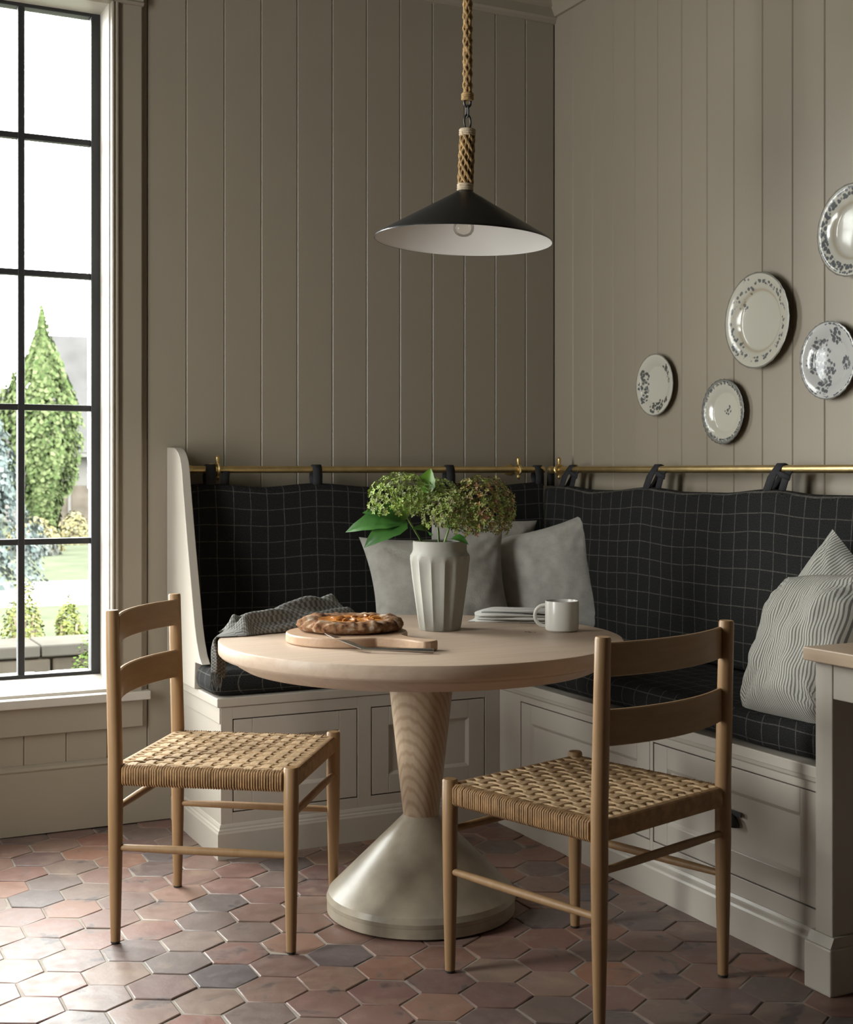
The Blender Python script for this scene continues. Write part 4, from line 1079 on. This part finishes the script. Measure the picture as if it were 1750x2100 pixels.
fi = MB().grid(lambda u, v: ((0.092*u)*cos(2*pi*v), (0.092*u)*sin(2*pi*v), 0.0300+0.006*noise.noise(Vector((u*5, cos(2*pi*v)*4, sin(2*pi*v)*4)))-0.002*u), 8, 40)
for k in range(15):
    a = k*2.4; r_ = 0.022+0.06*((k*0.37) % 1)
    fi.tube([(r_*cos(a)+0.017*cos(a+1.1+i*0.5), r_*sin(a)+0.017*sin(a+1.1+i*0.5), 0.031) for i in range(5)], [0.002, 0.005, 0.006, 0.005, 0.002], 7)
put('filling', fi, FI, ga, smooth=60)['label'] = 'orange fruit filling'
tag(ga, 'rustic fruit galette with browned folded crust on the wooden board', 'pie')

# knife leaning with its blade on the board edge
kp0, kp1, kp2 = Vector((-1.538, -1.330, 0.795)), Vector((-1.500, -1.500, TZ+0.010)), Vector((-1.352, -1.597, TZ+0.0075))
kn = empty('table_knife', (kp1.x, kp1.y, TZ)); o0 = Vector((kp1.x, kp1.y, TZ))
def blade():
    mb = MB(); d = (kp0-kp1); s = d.normalized().cross(UP).normalized(); vs = []
    for i in range(9):
        t = i/8; w = 0.022*(0.55+0.45*sin(pi*min(1, t*0.75+0.25)))*(1 if i < 8 else 0.25)
        p = kp1+d*t-o0; p.z = p.z
        for e, z in ((-0.5, 0), (0.5, 0), (0.5, 0.0016), (-0.5, 0.0016)): vs.append(p+s*w*e+UP*z)
    return mb.add(vs, [(i*4+j, (i+1)*4+j, (i+1)*4+(j+1) % 4, i*4+(j+1) % 4) for i in range(8) for j in range(4)]+[(3, 2, 1, 0), (32, 33, 34, 35)])
put('blade', blade(), M['steel'], kn, smooth=30)
put('handle', MB().tube([kp1-o0, (kp1*0.7+kp2*0.3)-o0, (kp1*0.3+kp2*0.7)-o0, kp2-o0], [0.0035, 0.0045, 0.006, 0.0065], 10), M['steel'], kn, smooth=50)
tag(kn, 'steel pie knife lying at the front edge of the wooden board', 'knife')

# mug
mg = empty('mug', (-0.803, -1.330, ZT_))
put('cup', MB().lathe([(0.0, 0.0), (0.043, 0.0), (0.0475, 0.004), (0.0485, 0.012), (0.0485, 0.082), (0.0475, 0.0865), (0.0455, 0.0865), (0.0445, 0.082), (0.0445, 0.010), (0.0, 0.008)], 48), M['mug'], mg, smooth=40)
hl = [(-0.0470-0.034*sin(a), 0, 0.046+0.026*cos(a)) for a in [pi*i/12 for i in range(13)]]
hl = [(-0.046, 0, 0.074)]+[(-0.050-0.028*sin(pi*i/12), 0, 0.043+0.030*cos(pi*i/12)) for i in range(13)]+[(-0.046, 0, 0.012)]
h = put('handle', MB().tube(hl, [0.0055]*15, 10), M['mug'], mg, smooth=60)
mg.rotation_euler = (0, 0, atan2(-0.4446, 0.896)-0.15)
tag(mg, 'off-white stoneware mug standing on the right of the table', 'mug')

# folded napkin (layers)
nk = empty('folded_napkin', (-0.775, -1.035, ZT_), )
nk.rotation_euler = (0, 0, radians(-38))
for k, (w_, d_, z0_, z1_) in enumerate(((0.29, 0.17, 0.0, 0.007), (0.275, 0.155, 0.0075, 0.016), (0.262, 0.14, 0.0165, 0.0265), (0.235, 0.12, 0.027, 0.034))):
    mb = MB()
    def f(u, v, top_=True):
        x_ = (-0.5+u)*w_+0.008*sin(v*4+k); y_ = (-0.5+v)*d_+0.005*sin(u*5+k*2)
        e = min(1, 9*min(u, 1-u, v, 1-v)); zt = z0_+(z1_-z0_)*(0.35+0.65*sqrt(e))+0.0012*noise.noise(Vector((x_*18, y_*18, k)))*e
        return (x_+0.01*(k % 2), y_, zt if top_ else z0_)
    mb.grid(f, 20, 12); mb.grid(lambda u, v: f(u, v, False), 20, 12, flip=True)
    # close the rim
    ring_t = [f(u/20, 0) for u in range(21)]+[f(1, v/12) for v in range(1, 13)]+[f(u/20, 1) for u in range(19, -1, -1)]+[f(0, v/12) for v in range(11, 0, -1)]
    ring_b = [(p[0], p[1], z0_) for p in ring_t]; q = len(ring_t)
    mb.add(ring_t+ring_b, [(i, (i+1) % q, q+(i+1) % q, q+i) for i in range(q)])
    put('fold', mb, M['napkin'], nk, smooth=50)
tag(nk, 'white striped cloth napkin folded in layers behind the mug', 'napkin')
# dried petals beside the mug
pm = plain('dry_petal', (0.10, 0.05, 0.05), 0.8)
for k, (dx, dy) in enumerate(((0, 0), (0.014, -0.006), (0.026, -0.014), (0.008, -0.014))):
    mb = MB(); leaf_mesh(mb, Vector((0, 0, 0.0012)), Vector((cos(k*2.1), sin(k*2.1), 0.1)), UP, 0.011, 0.007, 0.1, 4)
    o = put('fallen_petal', mb, pm, None, smooth=60, loc=(-0.925+dx, -1.325+dy, ZT_))
    tag(o, ('tiny dark dried petal nearest the vase, on the table left of the mug', 'tiny dark dried petal second from the vase, on the table left of the mug', 'tiny dark dried petal nearest the mug, on the bare table', 'tiny dark dried petal lying in front of the others left of the mug')[k], 'petal', 'fallen petals by the mug')

# draped towel: bunched along the back left of the table, falling over the edge
def towel():
    mb = MB(); nu, nv = 90, 26
    P = [(-1.262, -0.830), (-1.32, -0.855), (-1.40, -0.885), (-1.50, -0.925), (-1.585, -0.960), (-1.652, -0.985), (-1.688, -1.000)]
    def path(s):
        k = s*(len(P)-1); i = min(len(P)-2, int(k)); f = k-i
        return (P[i][0]*(1-f)+P[i+1][0]*f, P[i][1]*(1-f)+P[i+1][1]*f)
    s_edge = 0.72
    def fn(u, v):
        c = (v-0.5)
        if u < s_edge:
            s = u/s_edge; x, y = path(s)
            w = 0.135*(0.75+0.35*sin(pi*min(1, s+0.25)))
            hgt = 0.012+0.054*sm(0.0, 0.16, s)*(1-0.42*sm(0.3, 0.8, s))
            prof_ = (1-(abs(c)*2)**2.2)
            rip = 0.016*sin(c*15+s*5.5)+0.008*sin(c*27-s*9)+0.006*noise.noise(Vector((s*9, c*7, 2)))
            z = ZT_+0.003+max(0, (hgt*prof_+rip*prof_*0.9*(0.4+0.6*(1-sm(.8, 1, s))))) * (1-0.70*sm(0.90, 1.0, s))
            nx_, ny_ = -0.36, 0.93
            return (x+nx_*w*c*1.25, y+ny_*w*c*1.25, z)
        t = (u-s_edge)/(1-s_edge); x, y = path(1.0)
        dirx, diry = x-TX, y-TY; l = hypot(dirx, diry); dirx /= l; diry /= l
        nx_, ny_ = -diry, dirx
        w = 0.135*0.92*(1-0.30*t)
        rr = 0.566+0.010*sin(min(1, t*6)*pi/2)+0.009*sin(c*19+t*2)*min(1, t*3)
        drop = 0.118*t*(1+0.25*c)
        zz = ZT_+0.004-drop if t > 0.0 else ZT_+0.004
        off = w*c*1.15+0.0
        ang = atan2(diry, dirx)+(-off)/0.56
        return (TX+rr*cos(ang), TY+rr*sin(ang), zz)
    mb.grid(fn, nu, nv, lambda u, v: (u*0.75, v*0.2))
    o = put('tea_towel', mb, M['towel'], None, smooth=180)
    o.modifiers.new('solid', 'SOLIDIFY').thickness = 0.003
    # fringe threads along the hanging hem
    fr = MB(); rnd = random.Random(4)
    for k in range(34):
        v = (k+0.5)/34; p = Vector(fn(1.0, v)); q = p+Vector((rnd.uniform(-.010, .010), rnd.uniform(-.010, .010), -rnd.uniform(0.022, 0.042)))
        fr.tube([p+Vector((0, 0, 0.003)), (p+q)*0.5+Vector((rnd.uniform(-.004, .004), 0, 0)), q], [0.0016, 0.0014, 0.0007], 4)
    f_ = put('fringe', fr, M['towel'], o); f_['kind'] = 'stuff'
    tag(o, 'charcoal waffle towel bunched on the left of the table, fringed end hanging over', 'towel')
towel()

# ================================================================== OUTSIDE
def foliage_mat(name, c1, c2, c3):
    m, nt, b = new_mat(name)
    g = N(nt, 'ShaderNodeNewGeometry')
    r = ramp(nt, [(0.0, c1), (0.5, c2), (1.0, c3)]); L(nt, g.outputs['Random Per Island'], r.inputs['Fac'])
    L(nt, r.outputs['Color'], b.inputs['Base Color']); b.inputs['Roughness'].default_value = 0.7; b.inputs['Specular IOR Level'].default_value = 0.0
    return m
M['tree'] = foliage_mat('tree_foliage', (0.024, 0.036, 0.014), (0.040, 0.053, 0.022), (0.060, 0.070, 0.035))
M['spruce'] = foliage_mat('blue_spruce_needles', (0.032, 0.042, 0.040), (0.046, 0.056, 0.054), (0.062, 0.070, 0.068))
M['lime'] = foliage_mat('lime_shrub_leaves', (0.050, 0.062, 0.016), (0.072, 0.080, 0.024), (0.090, 0.092, 0.045))
M['gold'] = foliage_mat('golden_shrub_leaves', (0.068, 0.062, 0.030), (0.084, 0.074, 0.040), (0.090, 0.084, 0.055))
M['greyleaf'] = foliage_mat('grey_shrub_leaves', (0.030, 0.033, 0.028), (0.044, 0.046, 0.040), (0.055, 0.057, 0.050))
M['green'] = foliage_mat('green_shrub_leaves', (0.026, 0.046, 0.010), (0.042, 0.064, 0.018), (0.060, 0.078, 0.028))
M['bark'] = plain('bark', (0.20, 0.15, 0.11), 0.9, 0.3, 8, spec=0.0)
M['lawn'] = plain('lawn_grass', (0.033, 0.037, 0.025), 0.9, 0.2, 1.5, 0.5, 40, spec=0.0)
M['concrete'] = plain('pale_path', (0.16, 0.155, 0.15), 0.8, 0.06, 2, spec=0.0)
M['stone'] = plain('rubble_stone', (0.050, 0.043, 0.035), 0.85, 0.25, 3, spec=0.0)
M['stone_cap'] = plain('stone_coping', (0.043, 0.040, 0.035), 0.8, 0.12, 5, spec=0.0)
M['roof'] = plain('grey_shingle', (0.031, 0.030, 0.030), 0.85, 0.15, 1.2, spec=0.0)
M['stucco'] = plain('white_siding', (0.07, 0.067, 0.063), 0.8, 0.03, 1, spec=0.0)
GZ = -0.30
struct(put('garden_ground', MB().box(-40, 60, 0.3, 120, GZ-0.3, GZ), M['lawn']))
o = struct(put('garden_path', MB().prism([(-40, 13.2), (60, 7.0), (60, 10.2), (-40, 16.6)], 'z', GZ-0.02, GZ+0.015), M['concrete']))
def leaf_cloud(fn, n, size, seed, upward=0.0):
    rnd = random.Random(seed); mb = MB()
    for k in range(n):
        p, nrm = fn(rnd)
        nrm = (nrm+Vector((rnd.uniform(-.6, .6), rnd.uniform(-.6, .6), rnd.uniform(-.4, .6)))).normalized()
        ax = (Vector((rnd.uniform(-1, 1), rnd.uniform(-1, 1), rnd.uniform(-0.4, 1)+upward))); ax = (ax-nrm*ax.dot(nrm))
        if ax.length < 0.01: continue
        ax.normalize(); s = nrm.cross(ax); l = size*rnd.uniform(0.6, 1.3); w = l*0.38
        mb.add([p-ax*l*0.4, p+s*w-ax*l*0.05, p+ax*l*0.6, p-s*w-ax*l*0.05], [(0, 1, 2, 3)])
    return mb
def shrub(name, loc, r, h, mat, label, n, size, seed, group=None, cat='shrub'):
    root = empty(name, loc)
    def f(rnd):
        a = rnd.uniform(0, 2*pi); z = rnd.uniform(-0.15, 1); q = sqrt(max(0, 1-z*z))
        k = 0.80+0.20*rnd.random()+0.14*noise.noise(Vector((q*cos(a)*2.5+seed, q*sin(a)*2.5, z*2.5)))
        d = Vector((q*cos(a), q*sin(a), max(z, 0.0)+0.001))
        return Vector((d.x*r*k, d.y*r*k, 0.02+d.z*h*k)), d
    fo = put('foliage', leaf_cloud(f, n, size, seed), mat, root, recalc=False); fo['kind'] = 'stuff'
    st = MB()
    for k in range(5):
        a = k*1.3; st.tube([(0, 0, 0), (0.3*r*cos(a), 0.3*r*sin(a), 0.4*h), (0.6*r*cos(a), 0.6*r*sin(a), 0.75*h)], [0.03*r+0.005, 0.02*r+.003, 0.008], 6)
    put('branches', st, M['bark'], root, smooth=60)
    return tag(root, label, cat, group)
# flame shaped green tree
def conifer(name, loc, r, h, mat, label, n, size, seed, lobes, upward, taper):
    root = empty(name, loc)
    def f(rnd):
        t = rnd.random()**0.85; a = rnd.uniform(0, 2*pi)
        env = taper(t)
        k = 0.74+0.42*noise.noise(Vector((cos(a)*2.6+seed, sin(a)*2.6, t*5-cos(a*5)*0.4)))+0.24*rnd.random()
        R_ = r*env*k
        jag = 0.13*h*noise.noise(Vector((cos(a)*3.4, sin(a)*3.4+seed, t*3)))
        d = Vector((cos(a), sin(a), 0.35))
        return Vector((R_*cos(a), R_*sin(a), 0.02*h+t*h*0.98+jag*t)), d
    fo = put('foliage', leaf_cloud(f, n, size, seed, upward), mat, root, recalc=False); fo['kind'] = 'stuff'
    put('trunk', MB().tube([(0, 0, 0), (0, 0, h*0.5), (0, 0, h*0.92)], [0.09, 0.06, 0.012], 8), M['bark'], root, smooth=60)
    return tag(root, label, 'tree')
conifer('garden_tree', (2.62, 26.22, GZ), 0.92, 4.95, M['tree'], 'flame-shaped yellow-green tree in the garden outside the window', 12000, 0.13, 11, 5, 1.6,
        lambda t: (0.40+0.60*sm(0.0, 0.42, t))*(1-sm(0.52, 1.02, t))**0.8+0.02)
conifer('blue_spruce', (-0.62, 13.3, GZ), 1.05, 3.2, M['spruce'], 'pale blue spruce outside at the left edge of the window', 10000, 0.085, 23, 6, 0.0,
        lambda t: (1-t)**0.85+0.02)
conifer('garden_tree', (-1.3, 24.0, GZ), 1.1, 4.4, M['tree'], 'hazy green tree outside behind the blue spruce, at the left edge', 6000, 0.14, 31, 5, 1.4, lambda t: (0.5+0.5*sm(0, .4, t))*(1-sm(.5, 1.02, t))**0.8+0.02)
shrub('golden_shrub', (2.86, 23.6, GZ), 0.36, 0.66, M['gold'], 'round golden shrub outside at the foot of the far house', 900, 0.09, 3)
shrub('low_shrub', (1.64, 21.5, GZ), 0.58, 0.62, M['gold'], 'broad pale golden shrub outside, under the flame-shaped tree', 1200, 0.10, 5)
shrub('grey_shrub', (1.46, 20.2, GZ), 0.46, 0.34, M['greyleaf'], 'low grey-green mound outside, in front of the pale golden shrub', 800, 0.09, 8)
for k, (x_, y_, r_, h_, s_, lab) in enumerate(((-1.31, 4.70, 0.17, 0.60, 41, 'lime green leafy shrub outside, between the window bars, behind the stone wall'),
                                               (-1.74, 4.60, 0.21, 0.58, 42, 'lime green leafy shrub outside at the far left, behind the stone wall'),
                                               (-1.00, 4.75, 0.14, 0.48, 43, 'lime green low shrub outside, nearer the right side of the window'))):
    shrub('lime_shrub', (x_, y_, GZ), r_, h_+0.14, M['lime'], lab, 2600, 0.028, s_, 'lime shrubs behind the stone wall')
shrub('green_shrub', (-0.76, 4.9, GZ), 0.11, 0.74, M['green'], 'upright green bush outside against the right window bar', 1500, 0.026, 51)
shrub('green_shrub', (-1.555, 1.50, GZ), 0.13, 0.76, M['green'], 'fresh green bush outside low at the window corner, in front of the stone wall', 2200, 0.018, 52)
# low garden wall: coping stones and rubble stones, each its own piece
gw = empty('garden_wall', (-2.0, 2.15, GZ))
put('core', MB().box(-3.5, 2.6, 0.02, 0.26, 0, 0.60), M['stone'], gw)
x_ = -3.5; k = 0
while x_ < 2.5:
    w_ = random.uniform(0.38, 0.6); put('coping_stone', MB().box(x_+0.004, x_+w_-0.004, -0.04, 0.32, 0.605, 0.665+random.uniform(-.006, .006)), M['stone_cap'], gw, bevel=0.008); x_ += w_
for row in range(3):
    x_ = -3.5+row*0.11
    while x_ < 2.5:
        w_ = random.uniform(0.22, 0.45); put('stone', MB().box(x_+0.006, x_+w_-0.006, -0.02+random.uniform(-.012, .008), 0.02, 0.01+row*0.2, 0.195+row*0.2), M['stone'], gw, bevel=0.012); x_ += w_
tag(gw, 'low stone garden wall with pale coping just outside the window', 'wall')
# house beyond
hs = empty('house', (4.30, 32.1, GZ)); hs.rotation_euler = (0, 0, radians(-4))
put('wall', MB().box(0, 9, 0, 7, 1.15, 2.0), M['stucco'], hs)
put('stone_base', MB().box(-0.03, 9.03, -0.03, 7, 0, 1.15), M['stone'], hs)
put('side_wing', MB().box(-1.1, 0, 1.5, 6, 0, 1.9), M['stucco'], hs)
put('fascia', MB().box(-0.35, 9.3, -0.4, -0.34, 1.93, 2.09), M['stucco'], hs)
put('roof', MB().prism([(-0.42, 2.05), (3.5, 5.6), (7.4, 2.05)], 'x', -0.4, 9.4), M['roof'], hs)
put('side_roof', MB().prism([(1.2, 1.9), (3.7, 4.0), (6.3, 1.9)], 'x', -1.4, -0.41), M['roof'], hs)
put('downpipe', MB().tube([(0.12, -0.08, 0.0), (0.12, -0.08, 1.93)], 0.04, 8), M['stucco'], hs)
tag(hs, 'pale house with grey roof and stone base far outside the window', 'house')
